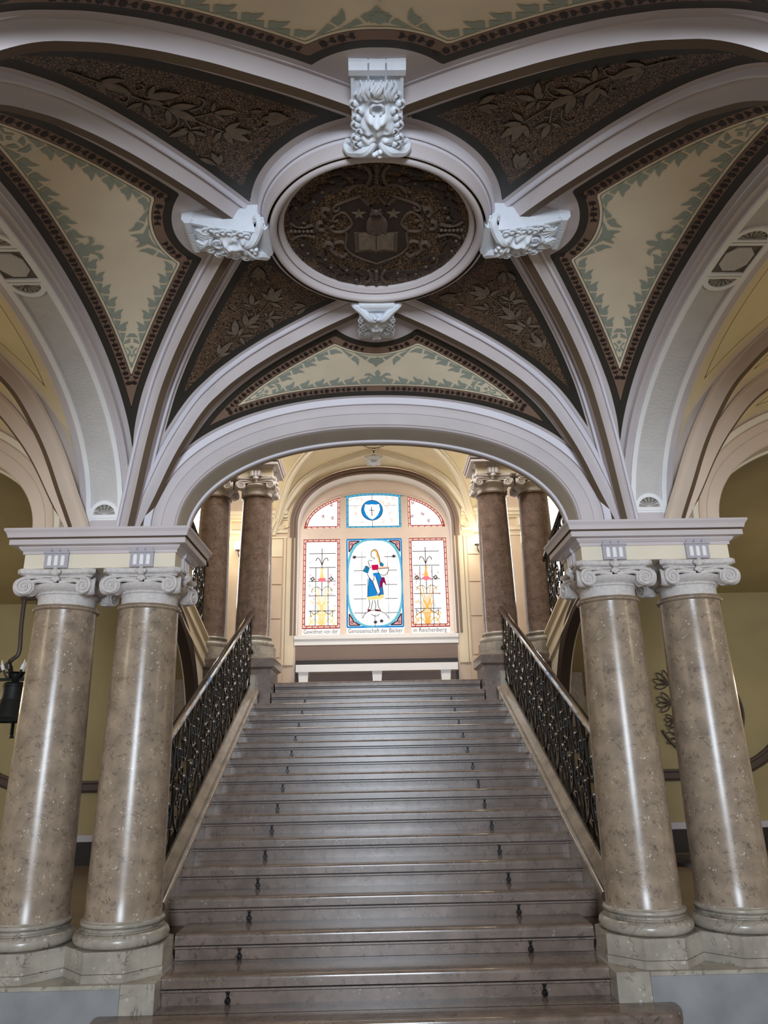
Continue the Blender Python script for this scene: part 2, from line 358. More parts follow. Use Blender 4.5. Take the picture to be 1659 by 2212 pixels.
# aisles behind the columns
for sx, sd in ((-1, 'left'), (1, 'right')):
    mb = MB(); mb.box(*sorted((sx * 2.1, sx * 2.9)), 10.4, 10.5, 0.0, 2.36); mb.box(*sorted((sx * 2.9, sx * 5.9)), 10.4, 10.5, 0.0, 3.8)
    struct('wall_back_' + sd, mb, M['olive'], 'olive painted back wall of the %s aisle' % sd, smooth=False)
    # sloping underside of the upper flight
    y0, y1 = 5.55, 10.45
    mb = MB()
    for a, b, z0, z1 in ((2.34, 2.9, 4.55, 2.50), (2.9, 5.9, 4.65, 3.95)):
        xa, xb = sorted((sx * a, sx * b))
        mb.add([(xa, y0, z0), (xb, y0, z0), (xb, y1, z1), (xa, y1, z1), (xa, y0, z0 - 0.2), (xb, y0, z0 - 0.2), (xb, y1, z1 - 0.2), (xa, y1, z1 - 0.2)],
               [(0, 1, 2, 3), (4, 7, 6, 5), (0, 4, 5, 1), (1, 5, 6, 2), (2, 6, 7, 3), (3, 7, 4, 0)])
    struct('ceiling', mb, M['olive'], 'sloping olive underside of the upper %s flight' % sd, smooth=False)
    # moulded dado band that bends up at the outer side
    mb = MB()
    path = [(sx * x, 10.37, 1.27) for x in np.linspace(2.1, 4.55, 8)] + [(sx * (4.55 + 1.3 * math.sin(t)), 10.37, 1.27 + 1.3 * (1 - math.cos(t))) for t in np.linspace(0.08, 1.5, 14)]
    P = []
    for i, p in enumerate(path):
        a = Vector(path[max(i - 1, 0)]); b = Vector(path[min(i + 1, len(path) - 1)]); t = (b - a).normalized(); nrm = Vector((-t.z, 0, t.x)) * (sx)
        P.append([Vector(p) + nrm * o + Vector((0, -d, 0)) for o, d in ((-0.075, -0.03), (-0.075, 0.01), (-0.05, 0.025), (-0.04, 0.012), (0.03, 0.012), (0.045, 0.03), (0.075, 0.03), (0.075, -0.03))])
    mb.grid(P)
    struct('trim_1' if sx < 0 else 'trim_2', mb, M['dark_band'], 'dark brown moulded band on the %s aisle wall' % sd)
    mb = MB(); P = []
    for a in np.linspace(-0.32, 0.62, 14):
        P.append([(sx * (4.66 - (1.90 + o) * math.cos(a)), 10.385 - d, 1.92 + (1.90 + o) * math.sin(a)) for o, d in ((-0.04, -0.02), (-0.04, 0.012), (0.0, 0.022), (0.04, 0.012), (0.04, -0.02))])
    mb.grid(P)
    struct('trim_7' if sx < 0 else 'trim_8', mb, M['dark_band'], 'slim curved dark moulding on the %s aisle wall beside the stairs' % sd)
    mb = MB(); mb.box(*sorted((sx * 2.1, sx * 5.9)), 10.34, 10.4, 0.32, 0.60); mb.box(*sorted((sx * 2.1, sx * 5.9)), 10.33, 10.4, 0.60, 0.68, 1)
    struct('baseboard_' + sd, mb, [M['black'], M['lilac_grey']], 'black skirting with grey ledge along the %s aisle wall' % sd, smooth=False)
    # side wall of the stairs with a big arched opening, its top following the upper flight
    XW = sx * 2.3
    x_, z_, nx_, nz_, u_ = super_path(1.9, 1.65, 1.6, 40)
    top = lambda y: 2.98 + (9.75 - y) * 0.30
    mb = MB(); yj0, yj1 = 5.55, 9.75
    for off, flip in ((0.0, False), (sx * 0.12, True)):
        P = []
        for i in range(len(x_)):
            y = 7.6 + x_[i]
            if y < 7.35: continue
            P.append([(XW + off, y, z_[i]), (XW + off, y, max(top(y), z_[i] + 0.02))])
        mb.grid(P, flip=flip)
        mb.add([(XW + off, 9.5, 0.3), (XW + off, yj1, 0.3), (XW + off, yj1, top(yj1)), (XW + off, 9.5, top(9.5))], [(0, 1, 2, 3)])
    P = [[(XW, 7.6 + x_[i], z_[i]), (XW + sx * 0.12, 7.6 + x_[i], z_[i])] for i in range(len(x_)) if x_[i] > -0.25]
    mb.grid(P)
    struct('wall_stair_' + sd, mb, M['cream'], 'cream side wall beside the stairs, %s, with arched opening' % sd)
    mb = MB()
    P = []
    for i in range(len(x_)):
        if x_[i] < -0.25: continue
        P.append([(XW - sx * d, 7.6 + x_[i] + o * nx_[i], z_[i] + o * nz_[i]) for o, d in ((-0.02, -0.1), (-0.02, 0.02), (0.03, 0.035), (0.045, 0.02), (0.10, 0.02), (0.12, 0.03), (0.15, 0.0), (0.15, -0.02))])
    mb.grid(P)
    struct('trim_3' if sx < 0 else 'trim_4', mb, M['dark_band'], 'dark arched moulding on the %s side wall of the stairs' % sd)
    # sloping string of the upper flight
    mb = MB()
    P = []
    for y in np.linspace(7.3, 9.75, 8):
        P.append([(XW - sx * d, y, top(y) + h) for d, h in ((-0.1, 0.16), (0.05, 0.16), (0.06, 0.12), (0.02, 0.10), (0.02, 0.0), (0.045, -0.02), (0.045, -0.05), (0.015, -0.07), (0.015, -0.2), (0.03, -0.21), (0.03, -0.24), (0.0, -0.25))])
    mb.grid(P)
    struct('trim_5' if sx < 0 else 'trim_6', mb, M['hall_cream'], 'pale sloping string of the upper %s flight' % sd)

# ------------------------------------------------------------------ staircase
H = 0.16; RUN = 0.35058; YS = 4.48844
ny = lambda k: YS + k * RUN
stairs = thing('staircase', 'broad flight of brown stone steps rising to the stained glass window', 'staircase', (0, ny(1), 0))
eye_mb = None
for k in range(1, 17):
    hw = 1.392 if k == 2 else (1.411 if k == 3 else (1.556 if k < 15 else 1.395))
    if k == 1: hw = 1.74
    z = k * H; y = ny(k); yb = ny(k + 1) + 0.06 if k < 16 else 10.46
    if k == 14: yb = 9.755
    if k == 3: yb = ny(4) + 0.03
    zb = 0.0 if k == 1 else (0.3215 if k == 3 else z - H - 0.02)
    prof = [(0.10, z), (0.034, z), (0.016, z - 0.0016), (0.007, z - 0.0046), (0.0018, z - 0.010), (0.0, z - 0.016), (0.0, z - 0.022), (0.0, z - 0.064), (0.030, z - 0.065), (0.030, z - 0.074), (0.006, z - 0.075), (0.006, z - 0.086),
            (0.030, z - 0.087), (0.030, z - 0.093), (0.024, z - 0.094), (0.026, zb)]
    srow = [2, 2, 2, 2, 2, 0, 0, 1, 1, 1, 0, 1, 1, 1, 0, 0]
    mb = MB()
    if k == 1:
        R = 0.16
        P = []
        outl = [(-hw, 5.048)] + [(-hw + R - R * math.cos(t), y + R - R * math.sin(t)) for t in np.linspace(0, PI / 2, 9)] + [(hw - R + R * math.sin(t), y + R - R * math.cos(t)) for t in np.linspace(0, PI / 2, 9)] + [(hw, 5.048)]
        for (px, py) in outl:
            row = []
            for d, zz in prof:
                # push inwards from the outline
                if py >= 5.04: q = (px - math.copysign(d, px), py)
                elif abs(px) <= hw - R: q = (px, py + d)
                else:
                    c = Vector((math.copysign(hw - R, px), y + R)); v = Vector((px, py)) - c; v = v * ((R - d) / R); q = (c.x + v.x, c.y + v.y)
                row.append((q[0], q[1], zz))
            P.append(row)
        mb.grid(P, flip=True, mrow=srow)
        mb.add([r[0] for r in P], [list(range(len(P)))], 2)
        mb.add([(-1.392, 5.04, z), (1.392, 5.04, z), (1.392, yb, z), (-1.392, yb, z)], [(0, 1, 2, 3)], 2)
    else:
        P = [[(x, y + d, zz) for d, zz in prof] for x in (-hw, hw)]
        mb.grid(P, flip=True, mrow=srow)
        mb.add([(-hw, y + 0.10, z), (hw, y + 0.10, z), (hw, yb, z), (-hw, yb, z)], [(0, 1, 2, 3)], 2)
        for x in (-hw, hw):
            mb.add([(x, y + d, zz) for d, zz in prof] + [(x, yb, zb), (x, yb, z)], [list(range(len(prof) + 2))])
    st = mb.build('step', [M['step'], M['groove_shade'], M['tread']], stairs, ang=24)
    if 2 <= k <= 15:
        for s in (-1, 1):
            e = MB(); xx = s * (0.985 - 0.002 * k); yy = y + 0.020; zz = z - H
            e.box(xx - 0.009, xx + 0.009, yy - 0.008, yy + 0.004, zz + 0.004, zz + 0.066)
            e.tube([(xx + 0.014 * math.cos(t), yy - 0.014, zz + 0.020 + 0.014 * math.sin(t)) for t in np.linspace(0, 2 * PI, 12, endpoint=False)], 0.006, 6, closed=True)
            e.tube([(xx - 0.014, yy - 0.006, zz + 0.066), (xx + 0.014, yy - 0.006, zz + 0.066)], 0.008, 6)
            e.ball((xx, yy - 0.018, zz + 0.05), 0.009, 8, 5)
            e.build('rod_eyelet', M['iron'], st)

# solid core below the flight
mb = MB()
mb.add([(x, yy, zz) for x in (-1.55, 1.55) for yy, zz in ((5.7, -0.02), (9.75, -0.02), (9.75, 2.05), (5.7, 0.36))], [(0, 1, 2, 3), (7, 6, 5, 4), (0, 4, 5, 1), (1, 5, 6, 2), (2, 6, 7, 3), (3, 7, 4, 0)])
mb.build('understructure', M['step'], stairs, smooth=False)

# ------------------------------------------------------------------ stone curbs beside the steps
base_z = lambda y: (y - YS) / RUN * H
for sx, sd in ((-1, 'left'), (1, 'right')):
    t = thing('stair_curb', 'sloping cream stone curb under the %s railing of the stairs' % sd, 'curb', (sx * 1.66, 5.7, 0.4), 'stone curbs beside the stairs')
    prof = [(0.0, -0.40), (0.0, 0.025)] + [(0.010 - 0.028 * math.cos(a), 0.054 + 0.028 * math.sin(a)) for a in np.linspace(-0.8, 2.6, 8)] + [(0.046, 0.080), (0.085, 0.118), (0.10, 0.128), (0.225, 0.128), (0.23, 0.12), (0.23, -0.40)]
    ys = [5.73, 6.75, 6.756, 8.35, 8.356, 9.618]
    for a, b in ((0, 1), (2, 3), (4, 5)):
        mb = MB(); P = [[(sx * (1.556 + o), y, base_z(y) + d) for o, d in prof] for y in (ys[a], ys[b])]
        mb.grid(P, flip=(sx > 0))
        for r in P: mb.add(r, [list(range(len(r)))])
        mb.build('curb_stone', M['curb'], t)
    mb = MB(); mb.box(*sorted((sx * 1.60, sx * 1.80)), 9.62, 9.755, 1.9, base_z(9.7) + 0.24); mb.build('end_block', M['base'], t, smooth=False)

# ------------------------------------------------------------------ wrought iron railings
def spiral(cx, cy, r0, r1, a0, a1, n=14):
    return [(cx + (r0 + (r1 - r0) * i / n) * math.cos(a0 + (a1 - a0) * i / n), cy + (r0 + (r1 - r0) * i / n) * math.sin(a0 + (a1 - a0) * i / n)) for i in range(n + 1)]
def smooth_curve(pts, n=5):
    out = []
    for i in range(len(pts) - 1):
        p0 = pts[max(i - 1, 0)]; p1 = pts[i]; p2 = pts[i + 1]; p3 = pts[min(i + 2, len(pts) - 1)]
        for k in range(n):
            t = k / n
            out.append(tuple(0.5 * ((2 * p1[j]) + (-p0[j] + p2[j]) * t + (2 * p0[j] - 5 * p1[j] + 4 * p2[j] - p3[j]) * t * t + (-p0[j] + 3 * p1[j] - 3 * p2[j] + p3[j]) * t ** 3) for j in range(len(p1))))
    out.append(tuple(pts[-1]))
    return out

def railing(X, y0, y1, zf, height, label, n, simple=False, end_knob=True):
    t = thing('stair_railing', label, 'railing', (X, y0, zf(y0)), 'black wrought iron railings')
    U = (y1 - y0) / n
    def fn(i, a, b, dx=0.0):
        y = y0 + (i + a) * U
        return (X + dx, y, zf(y) + 0.035 + b * (height - 0.075))
    # handrail, moulded
    prof = [(-0.032, -0.01), (-0.036, 0.012), (-0.026, 0.032), (0, 0.040), (0.026, 0.032), (0.036, 0.012), (0.032, -0.01), (0.018, -0.016), (-0.018, -0.016)]
    mb = MB()
    ends = [y0 - 0.05, y1 + 0.02]
    P = [[(X + o, y, zf(y) + height + d) for o, d in prof] for y in (ends[0], ends[1])] + [[(X + o * 0.8, ends[1] + 0.07, zf(ends[1]) + height - 0.03 + d * 0.8) for o, d in prof]]
    mb.grid(P, cv=True); mb.add(P[0], [list(range(9))]); mb.add(P[-1], [list(range(9))])
    mb.build('handrail', M['rail_wood'], t)
    for nm, hh, r in (('top_bar', height - 0.026, 0.010), ('bottom_bar', 0.030, 0.014)):
        mb = MB(); P = [[(X + a * 0.022, y, zf(y) + hh + b * r) for a, b in ((-1, -1), (1, -1), (1, 1), (-1, 1))] for y in (y0, y1)]
        mb.grid(P, cv=True); mb.add(P[0], [(0, 1, 2, 3)]); mb.add(P[1], [(0, 1, 2, 3)]); mb.build(nm, M['iron'], t)
    allm = MB()
    for i in range(n + 1):
        mb = MB() if not simple else allm
        mb.tube([fn(i, 0, 0), fn(i, 0, 0.5), fn(i, 0, 1)], 0.010, 6)
        for b in (0.14, 0.5, 0.84): mb.ball(fn(i, 0, b), (0.018, 0.018, 0.014), 8, 5)
        if not simple: mb.build('baluster', M['iron'], t)
        if i == n: break
        for s in (-1, 1):
            mb = MB() if not simple else allm
            low = [(0.5 + s * 0.03, 0.0), (0.5 + s * 0.20, 0.09), (0.5 + s * 0.36, 0.20), (0.5 + s * 0.40, 0.32), (0.5 + s * 0.28, 0.42), (0.5 + s * 0.14, 0.39), (0.5 + s * 0.13, 0.31), (0.5 + s * 0.22, 0.29), (0.5 + s * 0.26, 0.335)]
            c = smooth_curve(low, 5); mb.tube([fn(i, a, b) for a, b in c], [0.011 + 0.004 * math.sin(PI * q / len(c)) for q in range(len(c))], 6)
            mb.ball(fn(i, *low[-1]), 0.016, 8, 5)
            mb.tube([fn(i, a, b, 0.012) for a, b in smooth_curve([(0.5 + s * 0.30, 0.20), (0.5 + s * 0.14, 0.15), (0.5 + s * 0.10, 0.22), (0.5 + s * 0.18, 0.25)], 4)], 0.008, 5)
            if not simple: mb.build('lower_scroll', M['iron'], t)
            mb = MB() if not simple else allm
            up = [(0.5 + s * 0.02, 1.0), (0.5 + s * 0.22, 0.96), (0.5 + s * 0.38, 0.86), (0.5 + s * 0.38, 0.70), (0.5 + s * 0.24, 0.58), (0.5 + s * 0.10, 0.63), (0.5 + s * 0.11, 0.74), (0.5 + s * 0.21, 0.76), (0.5 + s * 0.24, 0.70)]
            c = smooth_curve(up, 5); mb.tube([fn(i, a, b) for a, b in c], [0.011 + 0.004 * math.sin(PI * q / len(c)) for q in range(len(c))], 6)
            mb.ball(fn(i, *up[-1]), 0.016, 8, 5)
            # leaf on the scroll
            lp = fn(i, 0.5 + s * 0.34, 0.60); mb.ball(lp, (0.010, 0.020, 0.05), 8, 6, rot=Matrix.Rotation(s * 0.5, 3, 'X'))
            if not simple: mb.build('upper_scroll', M['iron'], t)
        mb = MB() if not simple else allm
        mb.tube([fn(i, 0.5 + 0.13 * math.cos(a), 0.49 + 0.07 * math.sin(a)) for a in np.linspace(0, 2 * PI, 16, endpoint=False)], 0.009, 6, closed=True)
        mb.tube([fn(i, 0.5, 0.0), fn(i, 0.5, 0.30)], [0.012, 0.006], 6)
        mb.tube([fn(i, 0.5, 0.62), fn(i, 0.5, 1.0)], [0.006, 0.012], 6)
        for b in (0.30, 0.49, 0.64, 0.80): mb.ball(fn(i, 0.5, b), (0.018, 0.018, 0.016), 8, 5)
        # acanthus leaf hanging from the top
        for s in (-1, 1): mb.ball(fn(i, 0.5 + s * 0.06, 0.87, 0.01), (0.008, 0.014, 0.05), 8, 5, rot=Matrix.Rotation(s * 0.4, 3, 'X'))
        if not simple: mb.build('rosette', M['iron'], t)
    if simple: allm.build('scrollwork', M['iron'], t)
    if end_knob:
        mb = MB(); mb.ball((X, y1 + 0.03, zf(y1) + 0.45), 0.04, 12, 8); mb.tube([(X, y1, zf(y1) + 0.45), (X, y1 + 0.05, zf(y1) + 0.45)], 0.012, 6); mb.build('wall_boss', M['iron'], t)
    return t
railing(-1.67, 5.78, 9.62, lambda y: base_z(y) + 0.128, 0.95, 'black scrolled iron railing on the left side of the main stairs', 9)
railing(1.67, 5.78, 9.62, lambda y: base_z(y) + 0.128, 0.95, 'black scrolled iron railing on the right side of the main stairs', 9)
for sx, sd in ((-1, 'left'), (1, 'right')):
    railing(sx * 2.32, 7.4, 9.6, lambda y: 3.14 + (9.75 - y) * 0.30, 0.95, 'black iron railing of the upper flight behind the %s columns' % sd, 6, simple=True, end_knob=False)

# ------------------------------------------------------------------ columns
def rot_z(v, a): return (v[0] * math.cos(a) - v[1] * math.sin(a), v[0] * math.sin(a) + v[1] * math.cos(a), v[2])
def make_column():
    t = thing('marble_column', 'x', 'column', (0, 0, 0), 'marble columns of the stairway')
    # octagonal plinth in two lifts, z 0 - 0.165
    mb = MB()
    for z0, z1, g in ((0.0, 0.045, 1.0), (0.047, 0.165, 0.985)):
        w = 0.3125 * g; c = w * math.tan(PI / 8)
        oc = [(c, -w), (w, -c), (w, c), (c, w), (-c, w), (-w, c), (-w, -c), (-c, -w)]
        mb.prism(oc, lambda a, b, q: (a, b, q), z0, z1)
    mb.build('plinth', M['base'], t, smooth=False)
    pr = [(0.20, 0.165)]
    pr += [(0.262 + 0.040 * math.cos(a), 0.205 + 0.040 * math.sin(a)) for a in np.linspace(-PI / 2, PI / 2, 9)]
    pr += [(0.268, 0.247), (0.268, 0.252)] + [(0.262 - 0.012 * math.sin(a), 0.262 - 0.010 * math.cos(a)) for a in np.linspace(0, PI, 6)] + [(0.262, 0.274)]
    pr += [(0.250 + 0.018 * math.cos(a), 0.290 + 0.016 * math.sin(a)) for a in np.linspace(-PI / 2, PI / 2, 7)] + [(0.249, 0.308), (0.2475, 0.312)]
    mb = MB(); mb.lathe(pr, n=48); mb.build('base_moulding', M['base'], t)
    sh = [(0.247, 0.308)]
    for i in range(13):
        q = i / 12; sh.append((0.244 - 0.032 * q ** 1.5, 0.315 + (2.31 - 0.315) * q))
    sh += [(0.213, 2.318)] + [(0.216 + 0.018 * math.cos(a), 2.333 + 0.014 * math.sin(a)) for a in np.linspace(-PI / 2, PI / 2, 6)] + [(0.222, 2.349), (0.222, 2.356), (0.205, 2.358)]
    mb = MB(); mb.lathe(sh, n=56); mb.build('shaft', M['column'], t)
    # capital: neck, echinus, diagonal volutes, rosettes and hollow-sided abacus
    cap = MB()
    cap.lathe([(0.203, 2.352), (0.203, 2.42), (0.207, 2.428), (0.218, 2.432), (0.222, 2.438), (0.222, 2.444), (0.212, 2.448), (0.226, 2.455), (0.250, 2.47), (0.262, 2.488), (0.255, 2.50), (0.20, 2.51)], n=48)
    caproot = cap.build('capital', M['capital'], t)
    ab = MB()
    def outline(e):
        pts = []
        w = 0.280 + e
        for q in range(4):
            a = q * PI / 2
            row = [(-w + 0.035, -w + 0.0)]
            for s in np.linspace(-1, 1, 9): row.append((s * (w - 0.045), -w + 0.028 * (1 - s * s) + 0.004))
            row.append((w - 0.035, -w + 0.0))
            pts += [rot_z((x, y, 0), a)[:2] for x, y in row]
        return pts
    levels = [(-0.05, 2.535), (-0.045, 2.545), (-0.030, 2.552), (-0.030, 2.560), (-0.012, 2.566), (0.0, 2.574), (0.0, 2.602), (-0.01, 2.606)]
    P = [[(x, y, z) for x, y in outline(e)] for e, z in levels]
    P = [list(c) for c in zip(*P)]
    ab.grid(P, cu=True); ab.add([r[-1] for r in P], [list(range(len(P)))]); ab.add([r[0] for r in P], [list(range(len(P)))[::-1]])
    ab.build('abacus', M['capital'], caproot)
    for q in range(4):
        a = q * PI / 2
        ro = MB()
        for (x, z, r) in ((0, 2.575, 0.030), (-0.026, 2.580, 0.018), (0.026, 2.580, 0.018), (0, 2.600, 0.016), (0, 2.545, 0.020), (-0.016, 2.53, 0.015), (0.016, 2.53, 0.015), (0, 2.518, 0.014)):
            ro.ball(rot_z((x, -0.270 + (0.02 if z < 2.56 else 0), z), a), r, 9, 6)
        ro.build('rosette', M['capital'], caproot)
        # each diagonal volute: two spiral faces splayed like an open book, hung from the corner
        vo = MB()
        for s in (-1, 1):
            # face on side q, corner s
            cx_, cz_ = s * 0.208, 2.474
            sp = [(-s * 0.17, 0.052), (-s * 0.12, 0.060), (-s * 0.06, 0.068), (0.0, 0.060)] + [(s * x, z) for x, z in spiral(0, 0, 0.060, 0.008, PI / 2, PI / 2 - 4.2 * PI, 46)][1:]
            def fp(x, z, d):
                X = cx_ + x; splay = 0.42 * (X * s - 0.06)
                return rot_z((X, -0.235 - max(0, splay) * 0.55 - d, cz_ + z), a)
            path = [fp(x, z, 0.0) for x, z in sp]
            rad = [0.007 + 0.005 * min(1, i / 4) for i in range(len(sp))]
            rad = [r * (1 - 0.55 * max(0, (i - 6) / (len(sp) - 6))) for i, r in enumerate(rad)]
            vo.tube(path, rad, 7)
            disc = [(0.060 * math.cos(b), 0.060 * math.sin(b)) for b in np.linspace(0, 2 * PI, 20, endpoint=False)]
            vo.prism(disc, lambda x, z, d: fp(x, z, d), -0.09, -0.006)
            vo.ball(fp(0, 0, 0.002), 0.012, 8, 6)
            # drooping band from the rosette into the volute
            band = smooth_curve([(-s * 0.19, 0.036), (-s * 0.13, 0.044), (-s * 0.075, 0.046), (-s * 0.03, 0.03)], 4)
            vo.tube([fp(x, z, -0.014) for x, z in band], 0.016, 6)
        vo.build('volutes', M['capital'], caproot)
    return t
proto = make_column()
XI, XO, YCOL = 1.7256, 2.3413, 5.40
cols = [(-XI, YCOL, 0.32, 'front polished marble column just left of the bottom steps, inner of its pair'),
        (-XO, YCOL, 0.32, 'front polished marble column at the left edge, beside the hanging bell'),
        (XI, YCOL, 0.32, 'front polished marble column just right of the bottom steps, inner of its pair'),
        (XO, YCOL, 0.32, 'front polished marble column at the right edge, before the round wall ornament'),
        (-XI, 10.10, 2.86, 'reddish back column at the top of the stairs, just left of the window'),
        (-XO, 10.10, 2.86, 'back column at stair top half hidden by the left side of the arch'),
        (XI, 10.10, 2.86, 'reddish back column at the top of the stairs, just right of the window'),
        (XO, 10.10, 2.86, 'back column at stair top half hidden by the right side of the arch')]
red_shaft = None
for i, (x, y, z, lb) in enumerate(cols):
    c = proto if i == 0 else dup_tree(proto)
    c.location = (x, y, z); c['label'] = lb
    if i >= 4:
        for ch in c.children:
            if ch.name.startswith('shaft'):
                if red_shaft is None:
                    red_shaft = ch.data.copy(); red_shaft.materials.clear(); red_shaft.materials.append(M['column_red'])
                ch.data = red_shaft

# pedestals under the columns
for sx, sd in ((-1, 'left'), (1, 'right')):
    t = thing('column_pedestal', 'long low %s pedestal, grey front, carrying the front column pair' % sd, 'pedestal', (sx * 2.1, 5.4, 0), 'pedestals of the front columns')
    mb = MB(); mb.box(*sorted((sx * 1.394, sx * 1.60)), 5.05, 5.64, 0.0, 0.32); mb.build('end_stone', M['base'], t, smooth=False)
    mb = MB(); mb.box(*sorted((sx * 1.602, sx * 3.4)), 5.05, 5.64, 0.0, 0.296); mb.build('front_slab', M['blue_grey'], t, smooth=False)
    mb = MB(); mb.box(*sorted((sx * 1.602, sx * 3.4)), 5.046, 5.64, 0.298, 0.32); mb.build('top_slab', M['base'], t, smooth=False)
    t = thing('column_pedestal', 'tall stone pedestal at stair top under the %s back columns' % sd, 'pedestal', (sx * 2.0, 10.1, 2.2), 'pedestals of the back columns')
    xa, xb = sx * 1.41, sx * 2.70
    mb = MB(); mb.box(*sorted((xa, xb)), 9.76, 10.44, 1.9, 2.74); mb.build('block', M['step'], t, smooth=False)
    mb = MB()
    P = []
    for o, z in ((0.0, 2.70), (0.02, 2.715), (0.045, 2.73), (0.045, 2.84), (0.03, 2.86)):
        x0, x1 = sorted((xa, xb)); P.append([(x0 - o, 9.76 - o, z), (x1 + o, 9.76 - o, z), (x1 + o, 10.44 + o, z), (x0 - o, 10.44 + o, z)])
    mb.grid(P, cv=True); mb.add(P[-1], [(0, 1, 2, 3)]); mb.add(P[0], [(3, 2, 1, 0)])
    mb.build('cap_stone', M['step'], t, smooth=False)

# ------------------------------------------------------------------ entablatures
def entablature(sx):
    x0, x1 = sorted((sx * 1.488, sx * 2.578)); y0, y1 = 5.14, 5.66
    t = thing('entablature', 'x', 'entablature', ((x0 + x1) / 2, 5.40, 2.92), 'entablature blocks over the column pairs')
    mb = MB(); mb.box(x0, x1, y0, y1, 2.925, 3.035); mb.build('frieze', M['cream'], t, smooth=False)
    prof = [(0.0, 3.03), (0.012, 3.03), (0.012, 3.052), (0.020, 3.056), (0.036, 3.074), (0.036, 3.082), (0.086, 3.084), (0.086, 3.122), (0.089, 3.124), (0.084, 3.126), (0.084, 3.132), (0.096, 3.134), (0.099, 3.140),
            (0.101, 3.150), (0.106, 3.165), (0.115, 3.178), (0.120, 3.184), (0.120, 3.20), (0.0, 3.202)]
    mb = MB(); P = [[(x0 - o, y0 - o, z), (x1 + o, y0 - o, z), (x1 + o, y1 + o, z), (x0 - o, y1 + o, z)] for o, z in prof]
    for a, b, p0, p1 in zip(P[:-1], P[1:], prof[:-1], prof[1:]):
        mb.grid([a, b], cv=True, flip=True, mi=1 if 3.122 <= p0[1] and p1[1] <= 3.1341 else 0)
    mb.add(P[-1], [(0, 1, 2, 3)])
    mb.build('cornice', [M['lilac'], M['rib_brown']], t, smooth=False)
    def trig(fn):
        # a square tablet with three white round-headed flutes and small caps above
        g = MB(); g.box(-0.085, 0.085, -0.022, 0.0, 2.925, 3.030)
        g.box(-0.092, 0.092, -0.034, 0.0, 3.030, 3.042)
        for q in (-1, 0, 1):
            g.add([(q * 0.058 - 0.024, -0.034, 3.042), (q * 0.058 + 0.024, -0.034, 3.042), (q * 0.058 + 0.017, -0.034, 3.074), (q * 0.058 - 0.017, -0.034, 3.074),
                   (q * 0.058 - 0.024, 0.0, 3.042), (q * 0.058 + 0.024, 0.0, 3.042), (q * 0.058 + 0.017, 0.0, 3.074), (q * 0.058 - 0.017, 0.0, 3.074)], [(0, 1, 2, 3), (0, 4, 5, 1), (1, 5, 6, 2), (2, 6, 7, 3), (3, 7, 4, 0)])
        g.v = [fn(*v) for v in g.v]
        tr = g.build('triglyph', M['lilac_grey'], t, smooth=False)
        w = MB()
        for q in (-1, 0, 1):
            pts = [(q * 0.047 - 0.013, 2.942), (q * 0.047 + 0.013, 2.942), (q * 0.047 + 0.013, 3.005)] + [(q * 0.047 + 0.013 * math.cos(a), 3.005 + 0.013 * math.sin(a)) for a in np.linspace(0.3, PI - 0.3, 6)] + [(q * 0.047 - 0.013, 3.005)]
            w.prism(pts, lambda a, b, d: fn(a, -0.0215 - d, b), 0.0, 0.003)
        w.build('flute', M['white_plaster'], tr, smooth=False)
    for xx in (XI, XO): trig(lambda a, b, c, xx=xx: (sx * xx + a, y0 + b, c))
    ix = -sx
    for side in (1, -1):
        xe = (sx * 1.488) if side == 1 else (sx * 2.578)
        trig(lambda a, b, c, side=side, xe=xe: (xe + (sx * b) * side, 5.40 + a, c))
    return t
for sx, sd in ((-1, 'left'), (1, 'right')):
    e = entablature(sx); e['label'] = 'moulded entablature block with tablets resting on the front %s column pair' % sd
    u = dup_tree(e); u.location = (e.location.x, 10.10, e.location.z + 2.54)
    u['label'] = 'darker entablature block on the back %s columns behind the stair arch' % sd

# ------------------------------------------------------------------ arches
FP = super_path(1.497, 0.82, 3.2, 80)
SP = super_path(1.73, 1.03, 3.2, 80)
def front_arch(cx, name, label, mats):
    x, z, nx, nz, u = FP
    prof = [(0.36, 5.50, 1), (0.0, 5.50, 1), (0.0, 5.440, 1), (-0.014, 5.430, 2), (-0.019, 5.412, 2), (-0.014, 5.394, 2), (0.0, 5.386, 1), (0.0, 5.18, 0), (0.004, 5.150, 0), (0.016, 5.140, 0), (0.016, 5.13, 0),
            (0.103, 5.13, 0), (0.103, 5.138, 0), (0.112, 5.138, 0), (0.112, 5.13, 0), (0.135, 5.127, 0), (0.158, 5.117, 0), (0.170, 5.110, 0), (0.170, 5.122, 0), (0.179, 5.122, 0), (0.182, 5.104, 2), (0.226, 5.084, 0),
            (0.236, 5.10, 0), (0.236, 5.16, 0), (0.36, 5.16, 0)]
    mrow = [p[2] for p in prof]
    P = []
    # stilt down to the cornice
    P = [[(cx + x[i] + o * nx[i], y, z[i] + o * nz[i]) for o, y, _ in prof] for i in range(len(x))]
    mb = MB(); mb.grid(P, mrow=mrow)
    # wall above
    Q = [[(cx + x[i] + 0.34 * nx[i], 5.20, z[i] + 0.34 * nz[i]), (cx + (x[i] + 0.34 * nx[i]), 5.20, 4.6)] for i in range(len(x))]
    mb.grid(Q)
    return struct(name, mb, mats, label)
front_arch(0, 'wall_arch_front', 'wide lilac moulded arch over the main stairs', [M['lilac'], M['soffit'], M['lilac_light']])
front_arch(-2 * A_, 'wall_arch_left', 'beige moulded arch into the left aisle', [M['hall_pink'], M['soffit'], M['cream']])
front_arch(2 * A_, 'wall_arch_right', 'beige moulded arch into the right aisle', [M['hall_pink'], M['soffit'], M['cream']])

